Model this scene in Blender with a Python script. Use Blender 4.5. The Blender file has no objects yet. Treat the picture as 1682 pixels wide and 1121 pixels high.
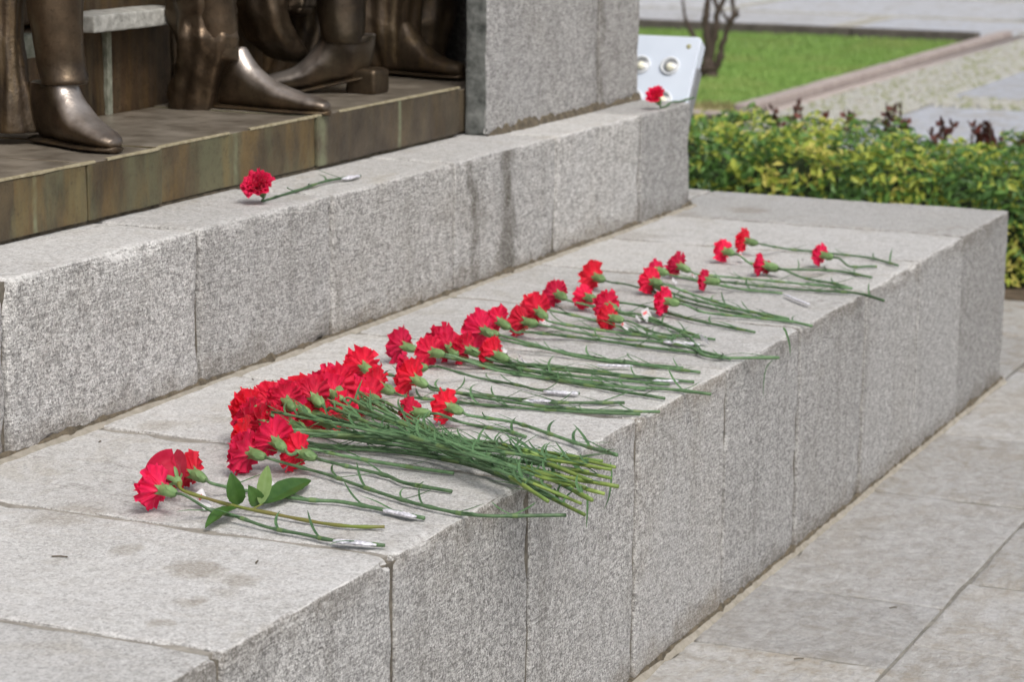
import bpy, math, random
from mathutils import Vector, Matrix, noise
from math import sin, cos, pi, radians, sqrt
random.seed(7)
RU = random.uniform
SC = bpy.context.scene
COL = SC.collection

# ------------------------------------------------------------------ camera, sky, sun, exposure
CAM = Vector((0.0, -1.5036, 1.4559))
FPX, YAW, PITCH, ROLL = 4090.58, 0.41808262, 0.19770996, 0.00985746
IW, IH = 1682.0, 1121.0
FW = Vector((cos(PITCH)*cos(YAW), cos(PITCH)*sin(YAW), -sin(PITCH)))
_r = Vector((sin(YAW), -cos(YAW), 0)); _u = _r.cross(FW)
RT = _r*cos(ROLL) + _u*sin(ROLL); UP = -_r*sin(ROLL) + _u*cos(ROLL)
cd = bpy.data.cameras.new('camera'); cam = bpy.data.objects.new('camera', cd); COL.objects.link(cam)
cam.matrix_world = Matrix(((RT.x, UP.x, -FW.x, CAM.x), (RT.y, UP.y, -FW.y, CAM.y), (RT.z, UP.z, -FW.z, CAM.z), (0, 0, 0, 1)))
cd.sensor_width = 36; cd.lens = FPX/IW*36; cd.clip_start = 0.05; cd.clip_end = 500
cd.dof.use_dof = True; cd.dof.focus_distance = 3.85; cd.dof.aperture_fstop = 8.0
SC.camera = cam

SUN_EL, SUN_AZ = radians(53), radians(228)     # azimuth of the sun direction, measured from +X towards +Y
w = bpy.data.worlds.new('World'); SC.world = w; w.use_nodes = True
nt = w.node_tree; nt.nodes.clear()
sk = nt.nodes.new('ShaderNodeTexSky'); sk.sky_type = 'NISHITA'; sk.sun_disc = False
sk.sun_elevation = SUN_EL; sk.sun_rotation = pi/2 - SUN_AZ
sk.air_density = 1.0; sk.dust_density = 6.0; sk.ozone_density = 1.0
hs = nt.nodes.new('ShaderNodeHueSaturation'); hs.inputs['Saturation'].default_value = 0.5
bg = nt.nodes.new('ShaderNodeBackground'); bg.inputs['Strength'].default_value = 0.14
wo = nt.nodes.new('ShaderNodeOutputWorld')
nt.links.new(sk.outputs[0], hs.inputs['Color']); nt.links.new(hs.outputs[0], bg.inputs[0]); nt.links.new(bg.outputs[0], wo.inputs[0])
sd = bpy.data.lights.new('sun', 'SUN'); sd.energy = 1.3; sd.angle = radians(22); sd.color = (1.0, 0.96, 0.9)
sun = bpy.data.objects.new('sun', sd); COL.objects.link(sun)
sdir = Vector((cos(SUN_EL)*cos(SUN_AZ), cos(SUN_EL)*sin(SUN_AZ), sin(SUN_EL)))
sun.rotation_euler = sdir.to_track_quat('Z', 'Y').to_euler(); sun.location = (0, -4, 8)
SC.view_settings.view_transform = 'Standard'; SC.view_settings.look = 'None'
SC.view_settings.exposure = 0.06; SC.view_settings.gamma = 1.0; SC.view_settings.use_curve_mapping = False

# measured layout: a spot of the photograph dropped on a real plane of the place
def ray(px, py): return FW + RT*((px-IW/2)/FPX) - UP*((py-IH/2)/FPX)
def atz(px, py, z):
    d = ray(px, py); return CAM + d*((z-CAM.z)/d.z)
def aty(px, py, y):
    d = ray(px, py); return CAM + d*((y-CAM.y)/d.y)
def atx(px, py, x):
    d = ray(px, py); return CAM + d*((x-CAM.x)/d.x)

# ------------------------------------------------------------------ object helpers
def link(o, parent=None):
    COL.objects.link(o)
    if parent is not None: o.parent = parent
    return o
def mesh(name, V, F, mats, parent=None, smooth=True, mi=None):
    me = bpy.data.meshes.new(name); me.from_pydata([tuple(v) for v in V], [], F)
    for m in (mats if isinstance(mats, (list, tuple)) else [mats]): me.materials.append(m)
    if mi is not None: me.polygons.foreach_set('material_index', mi)
    if smooth: me.polygons.foreach_set('use_smooth', [True]*len(F))
    me.update()
    return link(bpy.data.objects.new(name, me), parent)
def thing(name, label, cat, loc=(0, 0, 0), group=None):
    o = bpy.data.objects.new(name, None); o.location = loc; o.empty_display_size = .05; link(o)
    o['label'] = label; o['category'] = cat
    if group: o['group'] = group
    return o
def tag(o, label=None, cat=None, group=None, kind=None):
    for k, v in (('label', label), ('category', cat), ('group', group), ('kind', kind)):
        if v: o[k] = v
    return o
def inst(name, me, parent, mat4):
    o = bpy.data.objects.new(name, me); link(o, parent); o.matrix_local = mat4; return o

class MB:
    def __init__(s): s.V = []; s.F = []; s.M = []
    def add(s, V, F, m=0):
        b = len(s.V); s.V += V; s.F += [tuple(i+b for i in f) for f in F]; s.M += [m]*len(F)
    def box(s, x0, x1, y0, y1, z0, z1, m=0, M4=None):
        V = [Vector((x, y, z)) for x in (x0, x1) for y in (y0, y1) for z in (z0, z1)]
        if M4 is not None: V = [M4 @ v for v in V]
        s.add(V, [(0, 1, 3, 2), (4, 6, 7, 5), (0, 4, 5, 1), (2, 3, 7, 6), (0, 2, 6, 4), (1, 5, 7, 3)], m)
    def tube(s, P, R, n=8, m=0, caps=True, mfun=None):
        rings = frames(P, R, n); b = len(s.V)
        for r in rings: s.V += r
        for i in range(len(rings)-1):
            mm = mfun(i) if mfun else m
            for k in range(n):
                a = b+i*n+k; c = b+i*n+(k+1) % n
                s.F.append((a, c, c+n, a+n)); s.M.append(mm)
        if caps:
            s.F.append(tuple(b+k for k in range(n))[::-1]); s.M.append(m)
            e = b+(len(rings)-1)*n
            s.F.append(tuple(e+k for k in range(n))); s.M.append(mfun(len(rings)-2) if mfun else m)
    def build(s, name, mats, parent=None, smooth=True):
        return mesh(name, s.V, s.F, mats, parent, smooth, s.M)
def frames(P, R, n):
    out = []; prev = None
    for i, p in enumerate(P):
        t = (P[min(i+1, len(P)-1)] - P[max(i-1, 0)])
        t = t.normalized() if t.length > 1e-9 else Vector((0, 0, 1))
        if prev is None:
            a = t.orthogonal().normalized()
        else:
            a = prev - t*prev.dot(t); a = a.normalized() if a.length > 1e-6 else t.orthogonal().normalized()
        prev = a; b = t.cross(a); r = R[i] if isinstance(R, (list, tuple)) else R
        out.append([p + a*(r*cos(2*pi*k/n)) + b*(r*sin(2*pi*k/n)) for k in range(n)])
    return out
def catmull(P, steps):
    if len(P) == 2: return [P[0].lerp(P[1], i/steps) for i in range(steps+1)]
    Q = [P[0]*2-P[1]] + list(P) + [P[-1]*2-P[-2]]; out = []
    for i in range(1, len(Q)-2):
        a, b, c, d = Q[i-1:i+3]
        for k in range(steps):
            t = k/steps
            out.append(.5*((2*b)+(c-a)*t+(2*a-5*b+4*c-d)*t*t+(3*b-a-3*c+d)*t*t*t))
    out.append(P[-1].copy()); return out
def nz(v, s=1.0, o=0.0): return noise.noise(Vector(v)*s + Vector((o, o*1.7, -o)))

# ------------------------------------------------------------------ material helpers
class NT:
    def __init__(s, name):
        s.m = bpy.data.materials.new(name); s.m.use_nodes = True; s.t = s.m.node_tree
        s.b = s.t.nodes['Principled BSDF']; s.out = s.t.nodes['Material Output']
        s.pos = s.t.nodes.new('ShaderNodeNewGeometry').outputs
    def n(s, ty, **k):
        x = s.t.nodes.new(ty)
        for a, v in k.items(): setattr(x, a, v)
        return x
    def l(s, a, b): s.t.links.new(a, b)
    def val(s, sock, v):
        if hasattr(v, 'is_output') or isinstance(v, bpy.types.NodeSocket): s.l(v, sock)
        else: sock.default_value = v
    def mapping(s, scale=(1, 1, 1), rot=(0, 0, 0), vec=None, loc=(0, 0, 0)):
        x = s.n('ShaderNodeMapping'); s.l(vec if vec is not None else s.pos['Position'], x.inputs[0])
        x.inputs['Scale'].default_value = scale; x.inputs['Rotation'].default_value = rot; x.inputs['Location'].default_value = loc
        return x.outputs[0]
    def noise(s, scale, detail=3, rough=.55, vec=None, dist=0):
        x = s.n('ShaderNodeTexNoise'); s.l(vec if vec is not None else s.pos['Position'], x.inputs['Vector'])
        x.inputs['Scale'].default_value = scale; x.inputs['Detail'].default_value = detail
        x.inputs['Roughness'].default_value = rough; x.inputs['Distortion'].default_value = dist
        return x.outputs[0]
    def ramp(s, f, stops):
        x = s.n('ShaderNodeValToRGB'); s.l(f, x.inputs[0]); cr = x.color_ramp
        while len(cr.elements) < len(stops): cr.elements.new(.5)
        for e, (p, c) in zip(cr.elements, stops):
            e.position = p; e.color = (c, c, c, 1) if isinstance(c, (int, float)) else (*c, 1)
        return x.outputs[0]
    def mix(s, f, a, b, mode='MIX'):
        x = s.n('ShaderNodeMix', data_type='RGBA', blend_type=mode)
        s.val(x.inputs[0], f)
        for i, v in ((6, a), (7, b)):
            if isinstance(v, tuple) and len(v) == 3: v = (*v, 1)
            s.val(x.inputs[i], v)
        return x.outputs[2]
    def math(s, op, a, b=0.0, c=None, clamp=False):
        x = s.n('ShaderNodeMath', operation=op, use_clamp=clamp); s.val(x.inputs[0], a); s.val(x.inputs[1], b)
        if c is not None: s.val(x.inputs[2], c)
        return x.outputs[0]
    def bump(s, h, dist, strength=1.0, normal=None):
        x = s.n('ShaderNodeBump'); s.l(h, x.inputs['Height']); x.inputs['Distance'].default_value = dist
        x.inputs['Strength'].default_value = strength
        if normal is not None: s.l(normal, x.inputs['Normal'])
        return x.outputs[0]
    def sep(s, v):
        x = s.n('ShaderNodeSeparateXYZ'); s.l(v, x.inputs[0]); return x.outputs
    def rnd(s): return s.n('ShaderNodeObjectInfo').outputs['Random']
    def done(s, color=None, rough=None, normal=None, **k):
        if color is not None: s.val(s.b.inputs['Base Color'], (*color, 1) if isinstance(color, tuple) and len(color) == 3 else color)
        if rough is not None: s.val(s.b.inputs['Roughness'], rough)
        if normal is not None: s.l(normal, s.b.inputs['Normal'])
        for a, v in k.items(): s.val(s.b.inputs[a.replace('_', ' ')], v)
        return s.m

def m_granite(name, top_col=(.47, .47, .462), side_col=(.44, .42, .395), stains=(), patches=()):
    s = NT(name)
    P = s.pos['Position']; N = s.sep(s.pos['True Normal'])
    istop = s.ramp(N[2], [(.55, 0), (.8, 1)])
    sp = s.noise(480, 2, .6); sp2 = s.noise(180, 4, .75); md = s.noise(26, 4, .65); lg = s.noise(2.6, 4, .6); lg2 = s.noise(6.5, 5, .65, dist=.6)
    # tooled face: fine diagonal chisel rows
    tl = s.noise(1, 3, .6, vec=s.mapping((30, 30, 190), (0, radians(-7), 0)))
    tl2 = s.noise(1, 2, .5, vec=s.mapping((45, 45, 300), (0, radians(9), 0), loc=(3, 1, 7)))
    rd = s.rnd()
    # colours of the sawn top
    ct = s.mix(s.ramp(sp2, [(.3, 0), (.7, 1)]), tuple(c*.68 for c in top_col), tuple(min(1, c*1.26) for c in top_col))
    m2 = s.noise(55, 4, .7, vec=s.mapping(loc=(1, 8, 2)))
    ct = s.mix(s.ramp(m2, [(.40, .38), (.52, 0)]), ct, (.33, .31, .28)); ct = s.mix(s.ramp(m2, [(.52, 0), (.66, .4)]), ct, (.60, .60, .585))
    ct = s.mix(s.ramp(sp, [(.32, .75), (.46, 0)]), ct, (.22, .205, .19))
    streak = s.noise(1, 4, .6, vec=s.mapping((34, 5, 10), (0, 0, radians(12))))
    ct = s.mix(s.ramp(streak, [(.52, 0), (.75, .35)]), ct, (.35, .315, .26))
    ct = s.mix(s.ramp(lg2, [(.56, 0), (.66, .42)]), ct, (.31, .27, .20))
    ct = s.mix(s.ramp(lg, [(.35, .35), (.6, 0)]), ct, (.50, .50, .50))
    vein = s.math('ABSOLUTE', s.math('SUBTRACT', s.noise(1, 5, .6, vec=s.mapping((1.6, 4.5, 3), (0, 0, radians(20))), dist=.8), .5))
    ct = s.mix(s.ramp(vein, [(.001, .3), (.006, 0)]), ct, (.55, .54, .51))
    crk = s.math('ABSOLUTE', s.math('SUBTRACT', s.noise(1, 6, .65, vec=s.mapping((2.5, 1.2, 3), (0, 0, radians(-25)), loc=(9, 4, 2)), dist=.5), .47))
    ct = s.mix(s.math('MULTIPLY', s.ramp(crk, [(.002, .55), (.006, 0)]), s.ramp(s.noise(4, 2), [(.5, 0), (.6, 1)])), ct, (.18, .16, .14))
    zz = s.sep(P)
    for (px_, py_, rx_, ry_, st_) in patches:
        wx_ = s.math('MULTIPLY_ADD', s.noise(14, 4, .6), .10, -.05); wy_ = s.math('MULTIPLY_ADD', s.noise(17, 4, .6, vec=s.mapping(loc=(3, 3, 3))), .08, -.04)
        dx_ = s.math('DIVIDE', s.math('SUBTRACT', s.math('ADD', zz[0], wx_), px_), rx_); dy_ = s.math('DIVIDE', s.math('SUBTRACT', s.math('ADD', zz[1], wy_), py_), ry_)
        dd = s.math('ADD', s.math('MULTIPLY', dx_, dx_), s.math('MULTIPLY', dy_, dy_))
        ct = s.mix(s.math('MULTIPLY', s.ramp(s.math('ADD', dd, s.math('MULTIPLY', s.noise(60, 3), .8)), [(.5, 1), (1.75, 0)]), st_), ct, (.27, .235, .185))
    # colours of the tooled sides
    cs = s.mix(s.ramp(s.math('ADD', s.math('MULTIPLY', sp2, .55), s.math('MULTIPLY', sp, .45)), [(.40, 0), (.585, 1)]), tuple(c*.34 for c in side_col), tuple(min(1, c*1.72) for c in side_col))
    cs = s.mix(s.math('MULTIPLY', s.ramp(s.noise(120, 3, .6, vec=s.mapping(loc=(5, 5, 5))), [(.33, 1), (.42, 0)]), .6), cs, (.13, .12, .11))
    cs = s.mix(s.math('MULTIPLY', s.ramp(tl, [(.36, 1), (.50, 0)]), .42), cs, (.175, .17, .162))
    cs = s.mix(s.ramp(m2, [(.38, .5), (.5, 0)]), cs, (.185, .18, .172)); cs = s.mix(s.ramp(m2, [(.53, 0), (.66, .5)]), cs, (.60, .60, .59))
    run = s.noise(1, 4, .6, vec=s.mapping((16, 16, 1.1), loc=(2, 2, 2)))
    cs = s.mix(s.ramp(run, [(.55, 0), (.72, .42)]), cs, (.185, .175, .155)); cs = s.mix(s.ramp(run, [(.28, .3), (.42, 0)]), cs, (.52, .52, .51))
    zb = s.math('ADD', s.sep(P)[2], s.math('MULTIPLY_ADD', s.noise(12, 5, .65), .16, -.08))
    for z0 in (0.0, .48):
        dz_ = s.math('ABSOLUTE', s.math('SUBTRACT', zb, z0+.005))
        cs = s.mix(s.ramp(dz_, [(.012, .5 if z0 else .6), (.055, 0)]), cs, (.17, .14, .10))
    cs = s.mix(s.ramp(lg2, [(.50, 0), (.72, .35)]), cs, (.26, .24, .205))
    cs = s.mix(s.ramp(lg, [(.3, .25), (.55, 0)]), cs, (.42, .43, .45))
    z = s.sep(P)
    for (x0, wd, zt, st) in stains:
        wob = s.math('MULTIPLY_ADD', s.noise(9, 3), .12, -.06)
        d = s.math('ABSOLUTE', s.math('SUBTRACT', s.math('ADD', z[0], wob), x0))
        f = s.math('MULTIPLY', s.ramp(s.math('DIVIDE', d, wd), [(.25, 1), (1, 0)]), st)
        f = s.math('MULTIPLY', f, s.ramp(s.noise(14, 4, .6), [(.3, .45), (.6, 1)]))
        cs = s.mix(f, cs, (.115, .105, .085))
    c = s.mix(istop, cs, ct)
    edge = s.math('MULTIPLY', s.ramp(N[2], [(.12, 0), (.3, 1), (.78, 1), (.93, 0)]), s.ramp(s.noise(18, 4, .7), [(.42, 0), (.58, .75)]))
    c = s.mix(edge, c, (.58, .575, .56))
    vo = s.n('ShaderNodeTexVoronoi'); s.l(P, vo.inputs['Vector']); vo.inputs['Scale'].default_value = 300
    gr = s.sep(vo.outputs['Color'])[0]
    vo2 = s.n('ShaderNodeTexVoronoi'); s.l(P, vo2.inputs['Vector']); vo2.inputs['Scale'].default_value = 150
    gr2 = s.sep(vo2.outputs['Color'])[1]
    k = s.ramp(istop, [(0, .6), (1, .42)])
    c = s.mix(s.math('MULTIPLY', s.ramp(gr, [(.14, .62), (.24, 0)]), k), c, (.12, .115, .11))
    c = s.mix(s.math('MULTIPLY', s.ramp(gr, [(.72, 0), (.9, .6)]), k), c, (.66, .655, .64))
    c = s.mix(s.math('MULTIPLY', s.ramp(gr2, [(.08, .5), (.13, 0)]), k), c, (.10, .095, .09))
    # each stone its own tone
    hv = s.n('ShaderNodeHueSaturation'); s.l(c, hv.inputs['Color'])
    s.l(s.math('MULTIPLY_ADD', rd, .34, .85), hv.inputs['Value']); s.l(s.math('MULTIPLY_ADD', s.math('FRACT', s.math('MULTIPLY', rd, 7.3)), .6, .55), hv.inputs['Saturation'])
    c = hv.outputs[0]
    h_side = s.math('ADD', s.math('ADD', s.math('MULTIPLY', sp2, .9), s.math('MULTIPLY', sp, .35)), s.math('ADD', s.math('MULTIPLY', tl, .65), s.math('MULTIPLY', tl2, .4)))
    h_side = s.math('ADD', h_side, s.math('MULTIPLY', md, .7))
    h_top = s.math('ADD', s.math('MULTIPLY', sp2, .35), s.math('ADD', s.math('MULTIPLY', sp, .15), s.math('MULTIPLY', md, .55)))
    x = s.n('ShaderNodeMix', data_type='FLOAT'); s.l(istop, x.inputs[0]); s.l(h_side, x.inputs[2]); s.l(h_top, x.inputs[3])
    nb = s.bump(x.outputs[0], .0042, 1.0)
    return s.done(c, .88, nb, Specular_IOR_Level=.25)
def m_paving(name, col, speck=.8, blue=0.0, bscale=1.0):
    s = NT(name); rd = s.rnd()
    sp = s.noise(260*bscale, 3, .65); sp2 = s.noise(70*bscale, 4, .65); lg = s.noise(3.1, 5, .62, dist=.4)
    st = s.noise(1, 4, .6, vec=s.mapping((10, 34, 10), (0, 0, radians(-8))))
    c = s.mix(s.ramp(sp2, [(.3, 0), (.7, 1)]), tuple(v*.82 for v in col), tuple(min(1, v*1.15) for v in col))
    m2 = s.noise(24*bscale, 5, .7); c = s.mix(s.ramp(m2, [(.36, .5), (.5, 0)]), c, (.24, .22, .185)); c = s.mix(s.ramp(m2, [(.52, 0), (.66, .45)]), c, (.53, .53, .53)); c = s.mix(s.ramp(s.noise(8, 5, .7, dist=.5), [(.55, 0), (.63, .4)]), c, (.25, .22, .17))
    c = s.mix(s.ramp(sp, [(.3, .5*speck), (.42, 0)]), c, tuple(v*.5 for v in col))
    c = s.mix(s.ramp(st, [(.5, 0), (.78, .45)]), c, (.27, .235, .18))
    c = s.mix(s.ramp(lg, [(.52, 0), (.66, .35)]), c, (.30, .255, .19))
    c = s.mix(s.ramp(lg, [(.3, .4), (.46, 0)]), c, (.46, .47, .49))
    hv = s.n('ShaderNodeHueSaturation'); s.l(c, hv.inputs['Color'])
    s.l(s.math('MULTIPLY_ADD', rd, .2, .9), hv.inputs['Value']); s.l(s.math('MULTIPLY_ADD', s.math('FRACT', s.math('MULTIPLY', rd, 5.7)), .8, .6), hv.inputs['Saturation'])
    h = s.math('ADD', s.math('MULTIPLY', sp, .3), s.math('ADD', s.math('MULTIPLY', sp2, .9), s.math('MULTIPLY', s.noise(16, 4), 1.3)))
    return s.done(hv.outputs[0], .85, s.bump(h, .006), Specular_IOR_Level=.3)
def m_simple(name, c0, c1, scale=40, rough=.8, bump=.002, **k):
    s = NT(name); f = s.noise(scale, 4, .6)
    return s.done(s.mix(s.ramp(f, [(.3, 0), (.7, 1)]), c0, c1), rough, s.bump(f, bump) if bump else None, **k)
def m_leafy(name, c0, c1, trans=.35, rough=.5, scale=60, rndamt=.3, bumpd=.0004, spec=.4):
    s = NT(name); f = s.noise(scale, 3)
    c = s.mix(s.ramp(f, [(.3, 0), (.7, 1)]), c0, c1)
    hv = s.n('ShaderNodeHueSaturation'); s.l(c, hv.inputs['Color'])
    s.l(s.math('MULTIPLY_ADD', s.rnd(), rndamt, 1-rndamt/2), hv.inputs['Value'])
    c = hv.outputs[0]; s.done(c, rough, s.bump(f, bumpd), Specular_IOR_Level=spec)
    tr = s.n('ShaderNodeBsdfTranslucent'); s.l(c, tr.inputs[0])
    mx = s.n('ShaderNodeMixShader'); mx.inputs[0].default_value = trans
    s.l(s.b.outputs[0], mx.inputs[1]); s.l(tr.outputs[0], mx.inputs[2]); s.l(mx.outputs[0], s.out.inputs[0])
    return s.m
def m_bronze(name, dark=(.045, .032, .022), mid=(.12, .082, .05), pat=(.16, .15, .09), streaks=.5, metal=.55, rough=.42, ochre=0.0, vs=26, bmp=.0025, drips=()):
    s = NT(name)
    v = s.noise(1, 5, .65, vec=s.mapping((vs, vs, 2.0))); v2 = s.noise(1, 4, .6, vec=s.mapping((vs*1.7, vs*1.7, 3), loc=(4, 2, 1)))
    g = s.noise(8, 5, .65); fi = s.noise(90, 4, .65)
    c = s.mix(s.ramp(g, [(.35, 0), (.68, 1)]), dark, mid)
    c = s.mix(s.math('MULTIPLY', s.ramp(v, [(.46, 0), (.62, 1)]), streaks), c, pat)
    if ochre: c = s.mix(s.math('MULTIPLY', s.ramp(v2, [(.47, 0), (.6, 1)]), ochre), c, (.30, .19, .055))
    c = s.mix(s.ramp(fi, [(.3, .5), (.45, 0)]), c, dark)
    hv = s.n('ShaderNodeHueSaturation'); s.l(c, hv.inputs['Color']); s.l(s.math('MULTIPLY_ADD', s.rnd(), .4, .8), hv.inputs['Value']); c = hv.outputs[0]
    for (dx0, dwd) in drips:
        dd = s.math('ABSOLUTE', s.math('SUBTRACT', s.math('ADD', s.sep(s.pos['Position'])[0], s.math('MULTIPLY_ADD', s.noise(30, 2), .012, -.006)), dx0))
        c = s.mix(s.math('MULTIPLY', s.ramp(s.math('DIVIDE', dd, dwd), [(.2, 1), (1, 0)]), s.ramp(s.noise(25, 4), [(.35, .2), (.6, .8)])), c, (.24, .26, .16))
    c = s.mix(s.ramp(s.noise(45, 5, .7), [(.55, 0), (.7, .4)]), c, dark)
    sheen = s.n('ShaderNodeAttribute', attribute_name='painted_sheen').outputs['Fac']; sheen = s.math('MULTIPLY', sheen, s.ramp(s.noise(20, 4, .6), [(.3, .55), (.6, 1)]))
    c = s.mix(sheen, c, (.44, .40, .37))  # highlight of the worn insteps painted into the colour as a pale tint
    r = s.math('MULTIPLY_ADD', s.math('ADD', fi, v), .22, rough-.2)
    return s.done(c, r, s.bump(s.math('ADD', s.math('MULTIPLY', fi, .5), s.math('MULTIPLY', s.noise(30, 3), 1.0)), bmp), Metallic=metal, Specular_IOR_Level=.5)

PT = []
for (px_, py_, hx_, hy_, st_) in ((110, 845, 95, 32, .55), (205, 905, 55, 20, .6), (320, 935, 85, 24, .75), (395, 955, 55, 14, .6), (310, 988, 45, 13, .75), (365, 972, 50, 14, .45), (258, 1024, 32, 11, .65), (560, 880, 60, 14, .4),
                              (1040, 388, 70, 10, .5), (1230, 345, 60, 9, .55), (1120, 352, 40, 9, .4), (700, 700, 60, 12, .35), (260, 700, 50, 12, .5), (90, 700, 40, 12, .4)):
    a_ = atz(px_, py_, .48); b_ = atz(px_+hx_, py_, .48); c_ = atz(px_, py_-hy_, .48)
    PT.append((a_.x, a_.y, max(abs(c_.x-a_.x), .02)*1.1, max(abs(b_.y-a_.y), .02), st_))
GRAN = m_granite('granite_ledge', side_col=(.405, .40, .395), patches=PT)
GRANW = m_granite('granite_plinth', side_col=(.465, .46, .45), stains=((5.17, .06, 0, 1.0), (4.98, .03, 0, .8)))
GRANP = m_granite('granite_pillar', side_col=(.40, .39, .38), stains=((6.09, .02, 0, .5),))
GRAND = m_simple('granite_weathered', (.035, .04, .036), (.22, .23, .22), 24, .9, .006)
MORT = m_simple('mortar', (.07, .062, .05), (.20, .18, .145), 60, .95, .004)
SAND = m_simple('sandy_mortar', (.24, .22, .18), (.37, .345, .295), 45, .95, .006)
DIRT = m_simple('dark_dirt', (.05, .043, .03), (.16, .13, .09), 60, .95, .006)
PAVE = m_paving('paving_stone', (.385, .38, .37))
PAVB = m_paving('paving_blue_grey', (.44, .46, .50), .5, bscale=.4)
PAVJ = m_simple('paving_joint', (.40, .37, .31), (.62, .59, .52), 35, .95, .004)
BRB = m_bronze('bronze_base', (.055, .042, .026), (.14, .105, .058), (.17, .175, .10), .65, .3, .48, ochre=.28, vs=7, drips=((4.30, .012), (4.655, .022), (3.60, .01)))
BRB2 = m_bronze('bronze_base_brown', (.055, .042, .030), (.125, .098, .068), (.16, .145, .10), .35, .3, .5, ochre=.1, vs=9, drips=((4.655, .03), (5.02, .012)))
BRT = m_simple('bronze_base_top', (.12, .10, .075), (.36, .32, .265), 14, .36, .003, Metallic=.35)
BRW = m_bronze('bronze_wall', (.03, .02, .012), (.14, .088, .048), (.17, .14, .09), .35, .35, .5, ochre=.15)
BRS = m_bronze('bronze_statue', (.04, .029, .02), (.12, .085, .055), (.13, .11, .07), .3, .75, .33, vs=9, bmp=.0012)
BRP = m_bronze('bronze_polished', (.085, .068, .057), (.25, .215, .19), (.15, .12, .09), .3, .85, .33, vs=9, bmp=.0012)
BRC = m_bronze('bronze_cloak', (.03, .022, .016), (.085, .058, .035), (.10, .08, .05), .35, .55, .45, ochre=.1)
EDGE = m_simple('worn_bronze_edge', (.26, .22, .13), (.46, .41, .28), 60, .5, .001, Metallic=.3)
SEAM = m_simple('pale_mineral_seam', (.14, .15, .11), (.32, .33, .27), 50, .9, .003)
CAPM = m_simple('pale_stone_cap', (.24, .24, .22), (.52, .52, .49), 40, .9, .005)
STEM = m_leafy('carnation_stem', (.075, .155, .07), (.145, .245, .12), .08, .5, 90, .7)
NODE = m_leafy('carnation_node', (.11, .19, .07), (.17, .26, .10), .08, .5, 90, .3)
CUT = m_leafy('pale_lower_stem', (.12, .21, .05), (.25, .33, .08), .08, .5, 30, .6)
LEAF = m_leafy('carnation_leaf', (.065, .15, .065), (.13, .235, .105), .25, .5, 90, .5)
CALX = m_leafy('calyx_green', (.13, .235, .085), (.22, .345, .14), .12, .5, 110, .3)
RLEAF = m_leafy('rose_leaf', (.045, .12, .022), (.075, .17, .035), .3, .38, 60, .1, spec=.5)
RLEAF2 = m_leafy('rose_leaf_underside', (.17, .27, .08), (.22, .33, .12), .3, .6, 60, .1)
RSTEM = m_leafy('rose_stem', (.16, .22, .04), (.20, .14, .06), .05, .4, 14, .1)
PAPER = m_leafy('white_paper', (.70, .69, .73), (.82, .82, .84), .3, .7, 80, .1)
FOIL = NT('crumpled_foil'); _f = FOIL.noise(220, 3)
FOIL = FOIL.done(FOIL.mix(FOIL.ramp(_f, [(.4, 0), (.6, 1)]), (.48, .48, .54), (.76, .76, .82)), .5, FOIL.bump(_f, .0015), Metallic=.0)
REDP = m_simple('red_print', (.75, .12, .14), (.8, .2, .2), 50, .7, 0)
def m_petal(name, a, b, deep):
    s = NT(name); g = s.noise(140, 3); uv = s.n('ShaderNodeAttribute', attribute_name='rad').outputs['Fac']
    c = s.mix(s.ramp(s.noise(55, 3), [(.35, 0), (.65, 1)]), a, b)
    c = s.mix(s.ramp(uv, [(0, .35), (.4, 0)]), c, deep)
    hv = s.n('ShaderNodeHueSaturation'); s.l(c, hv.inputs['Color'])
    rd = s.rnd()
    s.l(s.math('MULTIPLY_ADD', rd, .014, .487), hv.inputs['Hue']); s.l(s.math('MULTIPLY_ADD', s.math('FRACT', s.math('MULTIPLY', rd, 9.1)), .35, .82), hv.inputs['Value'])
    c = hv.outputs[0]
    s.done(c, .6, s.bump(g, .0008), Specular_IOR_Level=.3, Sheen_Weight=.25, Sheen_Tint=(1, .45, .5, 1))
    tr = s.n('ShaderNodeBsdfTranslucent'); s.l(c, tr.inputs[0]); mx = s.n('ShaderNodeMixShader'); mx.inputs[0].default_value = .38
    s.l(s.b.outputs[0], mx.inputs[1]); s.l(tr.outputs[0], mx.inputs[2]); s.l(mx.outputs[0], s.out.inputs[0])
    return s.m
PETAL = m_petal('carnation_petal', (.74, .006, .030), (.86, .022, .062), (.80, .22, .22))
RPETAL = m_petal('rose_petal', (.52, .008, .02), (.62, .018, .04), (.4, .01, .02))

# ------------------------------------------------------------------ ground and paving
LT = 0.48            # ledge top
WT = 0.769           # plinth top
LX1 = 6.74
g = MB(); g.add([Vector(v) for v in ((-60, -80, -.075), (160, -80, -.075), (160, 80, -.075), (-60, 80, -.075))], [(0, 1, 2, 3)])
tag(g.build('ground', m_simple('packed_soil', (.12, .10, .07), (.2, .17, .12), 8, .95, .01)), kind='structure')
g = MB(); g.box(-6, 9.6, -14, .05, -.07, -.0055); g.box(6.3, 8.02, .0502, 6, -.07, -.0055)
pav = g.build('pavement', PAVJ); tag(pav, kind='structure')

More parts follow.
